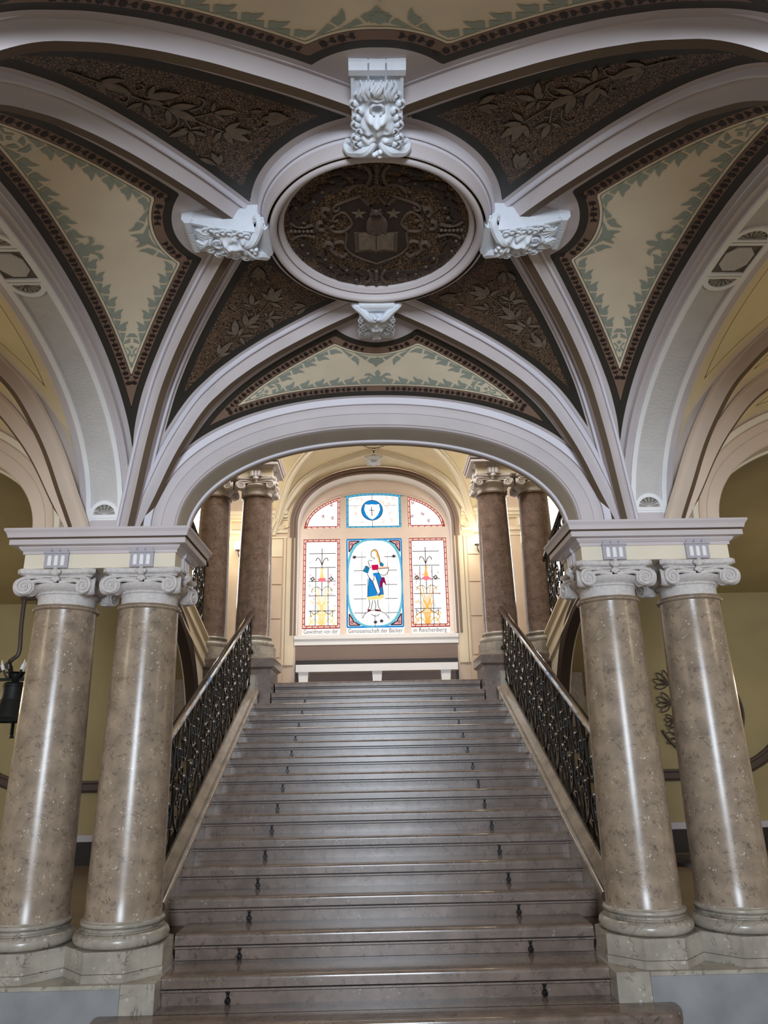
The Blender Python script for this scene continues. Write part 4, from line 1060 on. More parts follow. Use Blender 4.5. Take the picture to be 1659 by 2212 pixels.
    for x in (800, 858): ow.ball(F(*q(x, 482), 0.008), (0.009, 0.016, 0.010), 8, 6)
    for x in (775, 895): ow.ball(F(*q(x, 600), 0.012), (0.018, 0.065, 0.012), 10, 8)
    for x in (800, 815, 842, 858): ow.ball(F(*q(x, 652), 0.014), (0.008, 0.012, 0.008), 8, 5)
    owl = ow.build('owl', M['mos_leaf2'], g)
    ey = MB()
    for x in (810, 846): ey.lathe([(0.012, 0), (0.0125, -0.003), (0.008, -0.004)], F(*q(x, 508), 0.024), 12)
    ey.ball(F(*q(828, 520), 0.026), (0.004, 0.008, 0.004), 8, 5)
    ey.build('owl_face', M['mos_line'], owl)
    # wreath of leaves and berries, four clasps
    wr = MB(); br = MB(); random.seed(3)
    for i in range(120):
        a = 2 * PI * i / 120 + random.uniform(-.02, .02)
        if min(abs((a - k * PI / 2 + PI) % (2 * PI) - PI) for k in range(4)) < 0.13: continue
        r = random.uniform(0.385, 0.485); l = random.uniform(0.035, 0.06)
        up = 1 if math.cos(a) > 0 else -1
        rot = Matrix.Rotation(-(a + PI / 2 * (1 if math.sin(a) else 1) + random.uniform(-.7, .7)), 3, 'Z')
        wr.ball((r * math.cos(a), YC - r * math.sin(a), 4.436), (l, l * 0.36, 0.010), 8, 5, rot=rot)
        if i % 4 == 0:
            br = MB(); br.ball((r * math.cos(a + .03), YC - r * math.sin(a + .03), 4.430), 0.011, 8, 5); br.build('berry', M['mos_leaf2'], g)
    wr.build('wreath', M['mos_dark'], g)
    for k in range(4):
        cl = MB()
        a = k * PI / 2
        for d in (-0.11, 0.11):
            cl.tube([((0.36 + 0.13 * u_) * math.cos(a + d * (0.7 + 0.6 * (2 * u_ - 1) ** 2)), YC - (0.36 + 0.13 * u_) * math.sin(a + d * (0.7 + 0.6 * (2 * u_ - 1) ** 2)), 4.434) for u_ in np.linspace(0, 1, 8)], 0.010, 6)
        for u_ in np.linspace(0, 1, 6): cl.ball(((0.37 + 0.115 * u_) * math.cos(a), YC - (0.37 + 0.115 * u_) * math.sin(a), 4.434), 0.013, 8, 5)
        cl.build('clasp', M['mos_leaf2'], g)
    return t
medallion()

# ------------------------------------------------------------------ carved keystones
def make_keystone():
    """local frame: +x outwards from the ring, y across, z up; z = 0 is the vault"""
    t = thing('carved_keystone', 'x', 'keystone', (0, 0, 0), 'carved lion keystones round the medallion')
    # body block: curved underside
    N = 26; us = np.linspace(0, 0.44, N)
    low = lambda u_: -(0.055 + 0.075 * (1 - u_ / 0.44) ** 1.3 + 0.018 * math.sin(PI * u_ / 0.44))
    hw = 0.118
    P = [[(u_, -hw, 0.06), (u_, -hw, low(u_)), (u_, hw, low(u_)), (u_, hw, 0.06)] for u_ in us]
    mb = MB(); mb.grid(P, flip=True); mb.add(P[0], [(0, 1, 2, 3)]); mb.add(P[-1], [(3, 2, 1, 0)])
    for s in (-1, 1):     # raised rims
        Q = [[(u_, s * (hw - 0.012), low(u_) + 0.002), (u_, s * (hw - 0.012), low(u_) - 0.010), (u_, s * (hw + 0.004), low(u_) - 0.010), (u_, s * (hw + 0.004), low(u_) + 0.004)] for u_ in us]
        mb.grid(Q, flip=(s < 0))
    mb.build('bracket', M['stucco'], t)
    # head: a sculpted sheet
    def bump(u_, v, cu_, cv, ru, rv, h): return h * math.exp(-((u_ - cu_) / ru) ** 2 - ((v - cv) / rv) ** 2)
    def relief(u_, v):
        av = abs(v); h = 0.0
        h += bump(u_, av, 0.20, 0.0, 0.16, 0.075, 0.035)                    # skull
        h += bump(u_, av, 0.105, 0.048, 0.034, 0.034, 0.026)                # brow
        h -= bump(u_, av, 0.135, 0.046, 0.010, 0.026, 0.020)                # eye slit
        h += bump(u_, av, 0.150, 0.046, 0.012, 0.024, 0.010)                # lid
        h += bump(u_, av, 0.175, 0.062, 0.030, 0.028, 0.020)                # cheek
        h += bump(u_, av, 0.165, 0.0, 0.050, 0.016, 0.026)                  # nose ridge
        h += bump(u_, av, 0.225, 0.028, 0.022, 0.024, 0.030)                # muzzle
        h += bump(u_, av, 0.205, 0.0, 0.014, 0.020, 0.016)                  # nose tip
        h -= bump(u_, av, 0.272, 0.0, 0.028, 0.028, 0.075)                  # open mouth
        h += bump(u_, av, 0.318, 0.0, 0.016, 0.036, 0.030)                  # lower lip
        h += bump(u_, av, 0.345, 0.0, 0.016, 0.030, 0.014)                  # chin
        h += 0.004 * math.sin(u_ * 90) * math.sin(v * 110)
        return h
    nu, nv = 72, 46; P = []
    for i in range(nu + 1):
        u_ = 0.03 + 0.35 * i / nu; row = []
        for j in range(nv + 1):
            v = -0.100 + 0.2 * j / nv
            edge = max(0.0, min(1.0, (0.102 - abs(v)) / 0.025)) * max(0, min(1, (u_ - 0.025) / 0.03)) * max(0, min(1, (0.385 - u_) / 0.02))
            row.append((u_, v, low(u_) - 0.002 - relief(u_, v) * edge))
        P.append(row)
    mb = MB(); mb.grid(P)
    # mane and beard curls
    random.seed(11)
    for s in (-1, 1):
        for k in range(8):
            u_ = 0.08 + 0.035 * k; v = s * (0.088 + 0.014 * math.sin(k * 2.3))
            mb.ball((u_, v, low(u_) - 0.012), (0.024, 0.017, 0.020), 9, 6, rot=Matrix.Rotation(s * (0.6 + 0.2 * math.sin(k)), 3, 'Z'))
            mb.tube([(u_ + 0.022 * math.cos(a), v + s * (0.010 + 0.018 * math.sin(a)), low(u_) - 0.020) for a in np.linspace(0, 4.2, 8)], [0.009 - 0.0008 * q for q in range(8)], 6)
        for k in range(4):
            mb.tube([(0.31 + 0.018 * q, s * (0.018 + 0.02 * k) + 0.010 * math.sin(q * 1.3 + k), low(0.31 + 0.018 * q) - 0.018 - 0.010 * math.sin(PI * q / 5)) for q in range(6)], [0.011, 0.013, 0.013, 0.011, 0.008, 0.003], 6)
    for k in range(3):
        mb.tube([(0.33 + 0.016 * q, 0.012 * (k - 1) + 0.012 * math.sin(q * 1.5 + k), low(0.33) - 0.028 - 0.016 * math.sin(PI * q / 5)) for q in range(6)], [0.011, 0.014, 0.013, 0.011, 0.008, 0.003], 6)
    # lips and fangs
    mb.tube([(0.272 + 0.030 * math.cos(a), 0.032 * math.sin(a), low(0.272) - 0.030) for a in np.linspace(-2.4, 2.4, 14)], 0.007, 6)
    for s in (-1, 1): mb.tube([(0.250, s * 0.016, low(0.25) - 0.036), (0.266, s * 0.016, low(0.25) - 0.028)], [0.006, 0.001], 6)
    mb.build('lion_mask', M['stucco'], t)
    # acanthus horns spreading from the nose to the ring
    for s in (-1, 1):
        mb = MB(); pts = smooth_curve([(0.10, s * 0.012, low(0.1) - 0.028), (0.055, s * 0.050, low(0.05) - 0.036), (0.018, s * 0.095, -0.130), (-0.004, s * 0.138, -0.105), (0.010, s * 0.162, -0.075), (0.030, s * 0.150, -0.066), (0.026, s * 0.136, -0.078)], 4)
        rad = [0.016 + 0.012 * math.sin(PI * min(1, i / 16)) for i in range(len(pts))]; rad = [r * (1 - 0.5 * max(0, (i - 14) / (len(pts) - 14))) for i, r in enumerate(rad)]
        mb.tube(pts, rad, 8)
        for i in range(2, len(pts) - 8, 3): mb.ball((pts[i][0] - 0.012, pts[i][1], pts[i][2] - 0.008), (0.016, 0.010, 0.010), 8, 5)
        mb.build('acanthus_horn', M['stucco'], t)
    # round roll at the ring end
    mb = MB(); roll = [(0.012 + 0.045 * math.cos(a), -0.078 + 0.050 * math.sin(a)) for a in np.linspace(0, 2 * PI, 20, endpoint=False)]
    mb.prism(roll, lambda a, b, w: (a - 0.02, w, b), -0.118, 0.118)
    for s in (-1, 1):
        mb.tube([(-0.008 + a, s * 0.122, -0.078 + b) for a, b in spiral(0, 0, 0.044, 0.008, 0, 3.6 * PI, 30)], 0.007, 6)
    mb.build('scroll_roll', M['stucco'], t)
    mb = MB()
    for x, z in ((0.05, 0), (0.035, 0.01), (0.062, 0.012), (0.045, -0.012)): mb.ball((x, (z * 1.2), low(0.05) - 0.045 - abs(z) * 0.3), 0.014, 8, 6)
    mb.build('bud', M['stucco'], t)
    # capping slab with two notches
    mb = MB()
    for a, b in ((-0.130, -0.044), (-0.036, 0.036), (0.044, 0.130)):
        mb.add([(0.405, a, -0.050), (0.405, b, -0.050), (0.405, b, 0.05), (0.405, a, 0.05), (0.418, a, -0.078), (0.418, b, -0.078), (0.448, a, -0.078), (0.448, b, -0.078), (0.470, a, -0.050), (0.470, b, -0.050), (0.470, b, 0.05), (0.470, a, 0.05)],
               [(0, 3, 2, 1), (0, 1, 5, 4), (4, 5, 7, 6), (6, 7, 9, 8), (8, 9, 10, 11), (0, 4, 6, 8, 11, 3), (1, 2, 10, 9, 7, 5)])
    mb.box(0.40, 0.465, -0.125, 0.125, -0.055, 0.05)
    mb.build('cap', M['stucco'], t, smooth=False)
    return t
kp = make_keystone()
for i, (a, lb) in enumerate(((PI / 2, 'white lion keystone below the medallion, above the stair arch'), (-PI / 2, 'white lion keystone above the medallion, nearest the top of the picture'), (PI, 'white lion keystone touching the left side of the medallion'), (0, 'white lion keystone touching the right side of the medallion'))):
    k = kp if i == 0 else dup_tree(kp)
    k.scale = (0.92, 0.95, 0.95); k.location = (0.645 * math.cos(a), YC + 0.645 * math.sin(a), 4.465); k.rotation_euler = (0, 0, a); k['label'] = lb

# ------------------------------------------------------------------ landing: back wall, stained window, vault
YW = 12.80
OP = super_path(1.40, 1.00, 5.62, 60)
x_, z_, nx_, nz_, u_ = OP
mb = MB()
WX, ZT = 3.05, 7.9
mb.grid([[(x_[i], YW, z_[i]), (x_[i] * (WX / 1.40) if True else 0, YW, max(z_[i], ZT) if abs(x_[i]) < 1.399 else z_[i])] for i in range(len(x_))])
for s in (-1, 1):
    xa, xb = sorted((s * 1.40, s * WX))
    mb.add([(xa, YW, 3.62), (xb, YW, 3.62), (xb, YW, 7.9), (xa, YW, 5.62 if s < 0 else 7.9), ], [(0, 1, 2, 3)]) if False else None
    mb.add([(s * 1.40, YW, 3.62), (s * WX, YW, 3.62), (s * WX, YW, 5.62), (s * 1.40, YW, 5.62)], [(0, 1, 2, 3)])
    xa, xb = sorted((s * WX, s * 5.9))
    mb.box(xa, xb, YW, YW + 0.1, 2.56, 4.2); mb.box(xa, xb, YW, YW + 0.1, 6.6, 7.95)
    xa, xb = sorted((s * WX, s * 3.15)); mb.box(xa, xb, YW, YW + 0.1, 4.2, 6.6)
    xa, xb = sorted((s * 4.5, s * 5.9)); mb.box(xa, xb, YW, YW + 0.1, 4.2, 6.6)
    xa, xb = s * WX, s * 5.9
mb.add([(-WX, YW, 5.62), (-WX, YW, 7.95), (-1.8, YW, 7.95)], [(0, 1, 2)])
mb.add([(WX, YW, 5.62), (WX, YW, 7.95), (1.8, YW, 7.95)], [(0, 1, 2)])
mb.box(-WX, WX, YW, YW + 0.1, 2.56, 3.62)
# reveal of the opening
rev = [[(x_[i], YW, z_[i]), (x_[i], YW + 0.33, z_[i])] for i in range(len(x_))]
mb.grid(rev, flip=True, mi=1)
for s in (-1, 1): mb.add([(s * 1.40, YW, 3.62), (s * 1.40, YW + 0.33, 3.62), (s * 1.40, YW + 0.33, 5.62), (s * 1.40, YW, 5.62)], [(0, 1, 2, 3)], 1)
mb.add([(-1.40, YW, 3.62), (1.40, YW, 3.62), (1.40, YW + 0.33, 3.62), (-1.40, YW + 0.33, 3.62)], [(0, 1, 2, 3)])
mb.box(-6, 6, YW + 0.34, YW + 0.36, 2.5, 3.62)
wall_back = struct('wall_back', mb, [M['hall_pink'], M['white_plaster']], 'beige landing wall around the stained glass window', smooth=False)
mb = MB(); mb.box(-1.42, 1.42, YW - 0.015, YW, 2.56, 3.44); mb.build('dado', M['hall_brown'], wall_back, smooth=False)
# arch mouldings around the window
mb = MB(); prof = [(0.0, 0.0), (0.0, 0.03), (0.015, 0.045), (0.055, 0.045), (0.06, 0.02), (0.075, 0.02), (0.08, 0.04), (0.115, 0.05), (0.13, 0.02), (0.16, 0.02), (0.165, 0.0)]
pz = [3.62] + list(z_) + [3.62]; px_ = [x_[0]] + list(x_) + [x_[-1]]; pnx = [-1] + list(nx_) + [1]; pnz = [0] + list(nz_) + [0]
mrow = [1, 1, 0, 0, 0, 0, 0, 0, 0, 0, 0]
mb.grid([[(px_[i] + o * pnx[i], YW - d, pz[i] + o * pnz[i]) for o, d in prof] for i in range(len(pz))], mrow=mrow)
mb.build('window_architrave', [M['hall_brown'], M['white_plaster']], wall_back)
mb = MB(); P = [[(x, YW - d, z) for d, z in ((0, 3.44), (0.03, 3.44), (0.03, 3.52), (0.07, 3.54), (0.07, 3.60), (0.0, 3.62))] for x in (-1.44, 1.44)]
mb.grid(P); mb.build('window_sill', M['white_plaster'], wall_back, smooth=False)
# wall dressing left and right of the window
for s in (-1, 1):
    mb = MB(); xa, xb = sorted((s * 1.60, s * 3.05))
    for d, z0, z1 in ((0.03, 5.50, 5.56), (0.05, 5.74, 5.78), (0.09, 5.78, 5.84), (0.12, 5.84, 5.90), (0.02, 5.40, 5.43)): mb.box(xa, xb, YW - d, YW, z0, z1)
    mb.build('wall_cornice', M['cream'], wall_back, smooth=False)
    mb = MB()
    for xx in (1.84, 2.75):
        mb.box(s * xx - 0.12, s * xx + 0.12, YW - 0.045, YW, 5.56, 5.74)
        for q in (-1, 0, 1): mb.box(s * xx + q * 0.07 - 0.02, s * xx + q * 0.07 + 0.02, YW - 0.052, YW, 5.59, 5.71, 1)
    mb.build('triglyph', [M['hall_cream'], M['white_plaster']], wall_back, smooth=False)
    mb = MB()
    for xx, ww in ((1.50, 0.05), (1.575, 0.03), (1.64, 0.02), (2.30, 0.03), (2.38, 0.03)): mb.box(s * xx - ww, s * xx + ww, YW - 0.05 + ww * 0.4, YW, 3.1, 5.40)
    mb.build('pilaster', M['hall_cream'], wall_back, smooth=False)
    mb = MB(); xa, xb = sorted((s * 1.69, s * 2.24))
    for za, zb in ((3.24, 3.90), (3.92, 4.52), (4.54, 5.02)): mb.box(xa, xb, YW - 0.022, YW, za, zb)
    mb.build('wall_panel', M['hall_pink'], wall_back, smooth=False)
    mb = MB(); mb.box(xa, xb, YW - 0.02, YW, 5.05, 5.38); mb.build('wall_panel', M['cream'], wall_back, smooth=False)
    mb = MB(); xa, xb = sorted((s * 1.64, s * 2.25)); mb.box(xa, xb, YW - 0.05, YW, 2.56, 3.18); mb.box(xa - 0.0, xb, YW - 0.07, YW, 2.56, 2.72, 1); mb.build('wall_base', [M['hall_pink'], M['hall_brown']], wall_back, smooth=False)
    mb = MB(); xa, xb = sorted((s * 1.72, s * 2.32))
    mb.box(xa, xb, YW - 0.02, YW, 5.98, 6.9, 0)
    for a, b, c, d in ((xa, xb, 5.98, 6.02), (xa, xa + 0.05, 5.98, 6.9), (xb - 0.05, xb, 5.98, 6.9)): mb.box(a, b, YW - 0.035, YW, c, d, 1)
    mb.build('upper_panel', [M['hall_cream'], M['hall_brown']], wall_back, smooth=False)

# ---- main stained glass window
win = bpy.data.objects.new('window_1', None); COL.objects.link(win); win.location = (0, YW + 0.06, 3.62); WORLD0['window_1'] = Vector(win.location)
tag(win, 'large arched stained glass window with a woman carrying a basket', 'window', kind='structure')
YG = YW + 0.285
inner = super_path(1.335, 0.76, 5.60, 60)
fr = MB(); yf0, yf1 = YW + 0.255, YW + 0.31
for xa, xb in ((-1.40, -1.335), (1.335, 1.40), (-0.655, -0.535), (0.505, 0.635)):
    top_z = 5.62 if abs(xa) > 1.3 or abs(xb) > 1.39 else 6.28
    fr.box(xa, xb, yf0, yf1, 3.62, top_z)
for za, zb in ((3.62, 3.665), (5.45, 5.66)): fr.box(-1.398, 1.398, yf0 - 0.004, yf1 + 0.004, za + 0.001, zb)
for xa, xb in ((-0.60, -0.585), (0.56, 0.575)): fr.box(xa, xb, yf0 - 0.012, yf0, 3.64, 6.30)
xi, zi = inner[0], inner[1]
xo_, zo_ = super_path(1.40, 1.00, 5.62, 60)[:2]
fr.grid([[(xi[i], yf1, zi[i]), (xi[i], yf0, zi[i]), (xo_[i], yf0, zo_[i])] for i in range(len(xi))])
fr.grid([[(xi[i] * 1.025, yf0 - 0.012, zi[i] + 0.03), (xi[i] * 1.035, yf0 - 0.012, zi[i] + 0.05)] for i in range(len(xi))])
fr.build('window_frame', M['frame'], win, smooth=False)
WZ = lambda zx, zy: ((640 + 0.20494 * zx - 810.6) / 119.8, 3.65 + (1366 - (1020 + 0.20494 * zy)) / 114.4)
def gpoly(mb, pts, layer):
    mb.add([(x, YG - 0.0015 * layer, z) for x, z in pts], [list(range(len(pts)))])
def gz(mb, pts, layer): gpoly(mb, [WZ(*p) for p in pts], layer)
def gline(mb, pts, w, layer, zoom=True):
    q = [WZ(*p) for p in pts] if zoom else pts
    for i in range(len(q) - 1):
        a = Vector(q[i]); b = Vector(q[i + 1]); d = (b - a)
        if d.length < 1e-6: continue
        n = Vector((-d.y, d.x)).normalized() * w * 0.75
        gpoly(mb, [a - n, b - n, b + n, a + n], layer)
def rect(x0, x1, z0, z1): return [(x0, z0), (x1, z0), (x1, z1), (x0, z1)]
def arc_top(x0, x1, z0, scale=1.0, dz=0.0):
    xs = np.linspace(x0, x1, 14)
    f = lambda x: 5.60 + dz + 0.76 * scale * max(0, 1 - abs(x / (1.335 * scale)) ** 2.15) ** (1 / 2.15)
    return [(x0, z0)] + [(x1, z0)] + [(x, f(x)) for x in xs[::-1]]
panes = {}
def pane(key, outline, strip=None):
    mb = MB(); gpoly(mb, outline, 0)
    p = mb.build('pane', M['glass_white'], win, smooth=False); panes[key] = p
    if strip:
        s_ = MB(); gpoly(s_, rect(*strip), 0); s_.build('inscription_strip', M['g_ivory'], p, smooth=False)
    return p
pane('bl', rect(-1.335, -0.655, 3.785, 5.45), (-1.335, -0.655, 3.665, 3.783))
pane('bc', rect(-0.535, 0.505, 3.785, 5.45), (-0.535, 0.505, 3.665, 3.783))
pane('br', rect(0.635, 1.335, 3.785, 5.45), (0.635, 1.335, 3.665, 3.783))
pane('tl', arc_top(-1.335, -0.655, 5.66)); pane('tc', arc_top(-0.535, 0.505, 5.66)); pane('tr', arc_top(0.635, 1.335, 5.66))
def border(key, outline, w, m1, m2, nticks):
    """coloured edge strip with lead ticks"""
    c = Vector((sum(p[0] for p in outline) / len(outline), sum(p[1] for p in outline) / len(outline)))
    mb = MB(); ld = MB(); n = len(outline)
    inn = []
    for i in range(n):
        a = Vector(outline[i - 1]); b = Vector(outline[i]); d = Vector(outline[(i + 1) % n])
        e1 = (b - a); e2 = (d - b)
        n1 = Vector((-e1.y, e1.x)).normalized() if e1.length > 1e-6 else Vector((0, 0)); n2 = Vector((-e2.y, e2.x)).normalized() if e2.length > 1e-6 else n1
        m_ = (n1 + n2)
        m_ = m_.normalized() if m_.length > 1e-6 else n1
        k = w / max(0.35, m_.dot(n1)); inn.append(b + m_ * k)
    for i in range(n):
        a = Vector(outline[i]); b = Vector(outline[(i + 1) % n]); gpoly(mb, [a, b, inn[(i + 1) % n], inn[i]], 1)
    mb.build('coloured_border', m1, panes[key], smooth=False)
    gline(ld, [tuple(p) for p in inn] + [tuple(inn[0])], 0.011, 2, False)
    gline(ld, [tuple(p) for p in outline] + [tuple(outline[0])], 0.014, 2, False)
    P = [Vector(p) for p in outline]; I = inn; per = []
    for i in range(n):
        L = (P[(i + 1) % n] - P[i]).length; k = max(1, int(L / 0.11))
        for j in range(k):
            t = (j + 0.5) / k; a = P[i].lerp(P[(i + 1) % n], t); b = I[i].lerp(I[(i + 1) % n], t); gline(ld, [tuple(a), tuple(b)], 0.009, 2, False)
    ld.build('lead_lines', m2, panes[key], smooth=False)
for k in ('bl', 'br'):
    x0, x1 = (-1.335, -0.655) if k == 'bl' else (0.635, 1.335)
    border(k, rect(x0, x1, 3.785, 5.45), 0.042, M['g_redpale'], M['g_red'], 0)
border('tl', arc_top(-1.335, -0.655, 5.66), 0.042, M['g_redpale'], M['g_red'], 0); border('tr', arc_top(0.635, 1.335, 5.66), 0.042, M['g_redpale'], M['g_red'], 0)
border('tc', arc_top(-0.535, 0.505, 5.66), 0.035, M['g_blue'], M['g_teal'], 0)
# centre light: pale blue spandrels round a white oval, pink corner pieces
mb = MB(); pk = MB(); cx_, cz_ = -0.012, 4.617; ax_, az_ = 0.485, 0.80; K = 40
ov = [(cx_ + ax_ * math.copysign(abs(math.cos(a)) ** 0.72, math.cos(a)), cz_ + az_ * math.copysign(abs(math.sin(a)) ** 0.72, math.sin(a))) for a in np.linspace(0, 2 * PI, K + 1)]
for i in range(K):
    a = ov[i]; b = ov[i + 1]
    pj = lambda p: (p[0] + 0.040 * math.copysign(1, p[0] - cx_) * min(1, abs(p[0] - cx_) / 0.3), p[1] + 0.035 * math.copysign(1, p[1] - cz_) * min(1, abs(p[1] - cz_) / 0.5))
    gpoly(mb, [a, b, pj(b), pj(a)], 1)
mb.build('oval_border', M['g_blue'], panes['bc'], smooth=False)
for sx in (-1, 1):
    for sz in (-1, 1):
        X = cx_ + sx * 0.475; Z = cz_ + sz * 0.79
        gpoly(pk, [(X, Z), (X - sx * 0.20, Z), (X - sx * 0.09, Z - sz * 0.06), (X, Z - sz * 0.21)], 2)
pk.build('corner_piece', M['g_pink'], panes['bc'], smooth=False)
ld = MB()
for sx in (-1, 1):
    for sz in (-1, 1):
        X = cx_ + sx * 0.475; Z = cz_ + sz * 0.79
        gline(ld, [(X, Z), (X - sx * 0.20, Z), (X - sx * 0.09, Z - sz * 0.06), (X, Z - sz * 0.21), (X, Z)], 0.014, 3, False)
        gline(ld, [(X - sx * 0.05 + 0.022 * math.cos(a), Z - sz * 0.055 + 0.022 * math.sin(a)) for a in np.linspace(0, 2 * PI, 9)], 0.008, 3, False)
for z in (4.05, 4.31, 4.57, 4.84, 5.10): 
    for xa, xb in ((-0.40, -0.17), (0.17, 0.40)): gline(ld, [(xa, z), (xb, z)], 0.008, 1, False)
gline(ld, [(-0.02, 3.79), (-0.02, 4.02)], 0.007, 3, False); gline(ld, [(0.23, 3.95), (0.23, 5.2)], 0.004, 1, False); gline(ld, [(-0.25, 3.95), (-0.25, 5.2)], 0.004, 1, False)
ld.build('lead_lines', M['g_lead'], panes['bc'], smooth=False)
bo = MB(); gline(bo, rect(-0.525, 0.495, 3.795, 5.44) + [(-0.525, 3.795)], 0.022, 1, False); bo.build('coloured_border', M['g_sky'], panes['bc'], smooth=False)
# the woman in the glass
fig_parts = (('skirt', 'g_sky', [[(775, 1055), (868, 1045), (895, 1090), (916, 1282), (830, 1300), (745, 1305), (752, 1200), (760, 1110)]]),
             ('sleeve', 'g_teal', [[(732, 975), (772, 1000), (752, 1058), (702, 1035)], [(893, 930), (926, 958), (918, 990), (884, 978)]]),
             ('bodice', 'g_crimson', [[(788, 965), (862, 958), (872, 1018), (800, 1022)]]),
             ('hem', 'g_yellow', [[(744, 1300), (918, 1278), (922, 1308), (890, 1325), (742, 1332)]]),
             ('braid', 'g_gold', [[(822, 798), (852, 812), (872, 860), (882, 905), (890, 975), (872, 960), (866, 910), (846, 870)], [(790, 830), (822, 798), (846, 815), (812, 822)]]),
             ('face', 'g_skin', [[(788, 832), (820, 815), (846, 835), (846, 880), (815, 900), (790, 870)]]),
             ('blouse', 'g_ivory', [[(756, 935), (800, 918), (862, 918), (880, 960), (790, 966), (762, 962)], [(752, 1058), (775, 1020), (800, 1040), (818, 1100), (800, 1138), (765, 1090)]]),
             ('apron', 'g_ivory', [[(800, 1130), (832, 1075), (878, 1250), (852, 1285)]]),
             ('basket', 'g_skin', [[(852, 1008), (975, 990), (966, 1050), (935, 1078), (885, 1066)]]),
             ('bread', 'g_peach', [[(860, 1000), (890, 978), (930, 985), (972, 980), (975, 1000), (900, 1010)]]),
             ('ribbon', 'g_magenta', [[(876, 1150), (908, 1092), (930, 1100), (950, 1182), (915, 1150), (905, 1190), (878, 1218)]]),
             ('shoe', 'g_shoe', [[(744, 1425), (782, 1432), (776, 1448), (742, 1452)], [(822, 1430), (860, 1430), (892, 1445), (860, 1452), (822, 1448)]]))
wm = MB(); 
for nm, mk, polys in fig_parts:
    for p in polys: pass
fig = MB(); gz(fig, [(765, 1330), (800, 1330), (775, 1432), (748, 1428)], 2); gz(fig, [(820, 1330), (852, 1328), (850, 1440), (825, 1432)], 2)
figo = fig.build('woman_figure', M['g_ivory'], panes['bc'], smooth=False)
figo['label'] = 'fair woman in blue skirt and red bodice drawn in the glass'
for li, (nm, mk, polys) in enumerate(fig_parts):
    # parts of the drawn figure lie in the pane as thin glass pieces
    mb = MB()
    for p in polys: gz(mb, p, 2 + 0.15 * li)
    o = mb.build(nm, M[mk], None, smooth=False)
    o.parent = figo; o.data.transform(Matrix.Translation(-Vector(win.location)))
ol = MB()
for p in ([(788, 840), (795, 820), (822, 800), (850, 812), (870, 860), (885, 920), (885, 975)], [(788, 840), (788, 870), (808, 890), (825, 892), (822, 910)], [(756, 930), (770, 975), (790, 1000)], [(756, 930), (775, 915), (800, 925)], [(700, 1035), (730, 975), (770, 1000)], [(745, 1060), (770, 1110), (800, 1138), (820, 1100)],
          [(850, 1010), (880, 1065), (935, 1078), (970, 1040), (975, 990)], [(850, 1010), (975, 1000)], [(800, 1138), (860, 1285), (880, 1245), (832, 1080)], [(758, 1330), (768, 1380), (748, 1428)], [(800, 1335), (790, 1390), (780, 1430)], [(820, 1335), (830, 1390), (825, 1430)], [(855, 1330), (858, 1400), (885, 1440)], [(752, 1110), (745, 1305)], [(895, 1090), (916, 1280)],
          [(690, 1520), (720, 1470), (790, 1440), (860, 1445), (930, 1475), (975, 1530)], [(780, 1480), (830, 1500), (870, 1480)]): gline(ol, smooth_curve(p, 3), 0.008, 4.5)
for c in ((605, 880), (1035, 875), (890, 1550), (825, 1560)):
    for k in range(4): gline(ol, [(c[0] + 22 * math.cos(k * 1.6 + .3), c[1] + 16 * math.sin(k * 1.6 + .3)), c, (c[0] + 20 * math.cos(k * 1.6 + 1.1), c[1] + 22 * math.sin(k * 1.6 + 1.1))], 0.010, 4)
ol.build('outline', M['g_lead'], figo, smooth=False)
# emblem in the top light
em = MB(); N_ = 28
ring_o = [WZ(806 + 118 * math.cos(a), 367 + 112 * math.sin(a)) for a in np.linspace(0, 2 * PI, N_, endpoint=False)]
sh_in = [WZ(*p) for p in [(730, 300), (770, 305), (806, 300), (845, 305), (885, 300), (895, 360), (870, 420), (835, 455), (808, 470), (775, 455), (740, 415), (720, 360)]]
gpoly(em, ring_o, 2); emo = em.build('emblem_ring', M['g_sky'], panes['tc'], smooth=False)
em = MB(); gpoly(em, sh_in, 3); em.build('emblem_shield', M['glass_white'], emo, smooth=False)
em = MB(); gline(em, [(800, 330), (806, 430)], 0.010, 4); gline(em, [(770, 365), (835, 372)], 0.008, 4)
gline(em, [(806 + 118 * math.cos(a), 367 + 112 * math.sin(a)) for a in np.linspace(0, 2 * PI, 29)], 0.008, 4)
for xa, xb, yy in ((535, 690, 312), (930, 1080, 315)): gline(em, [(xa, yy), (xb, yy)], 0.005, 2)
gline(em, [(808, 185), (808, 255)], 0.006, 2); gline(em, [(808, 480), (808, 560)], 0.006, 2)
em.build('lead_lines', M['g_lead'], panes['tc'], smooth=False)
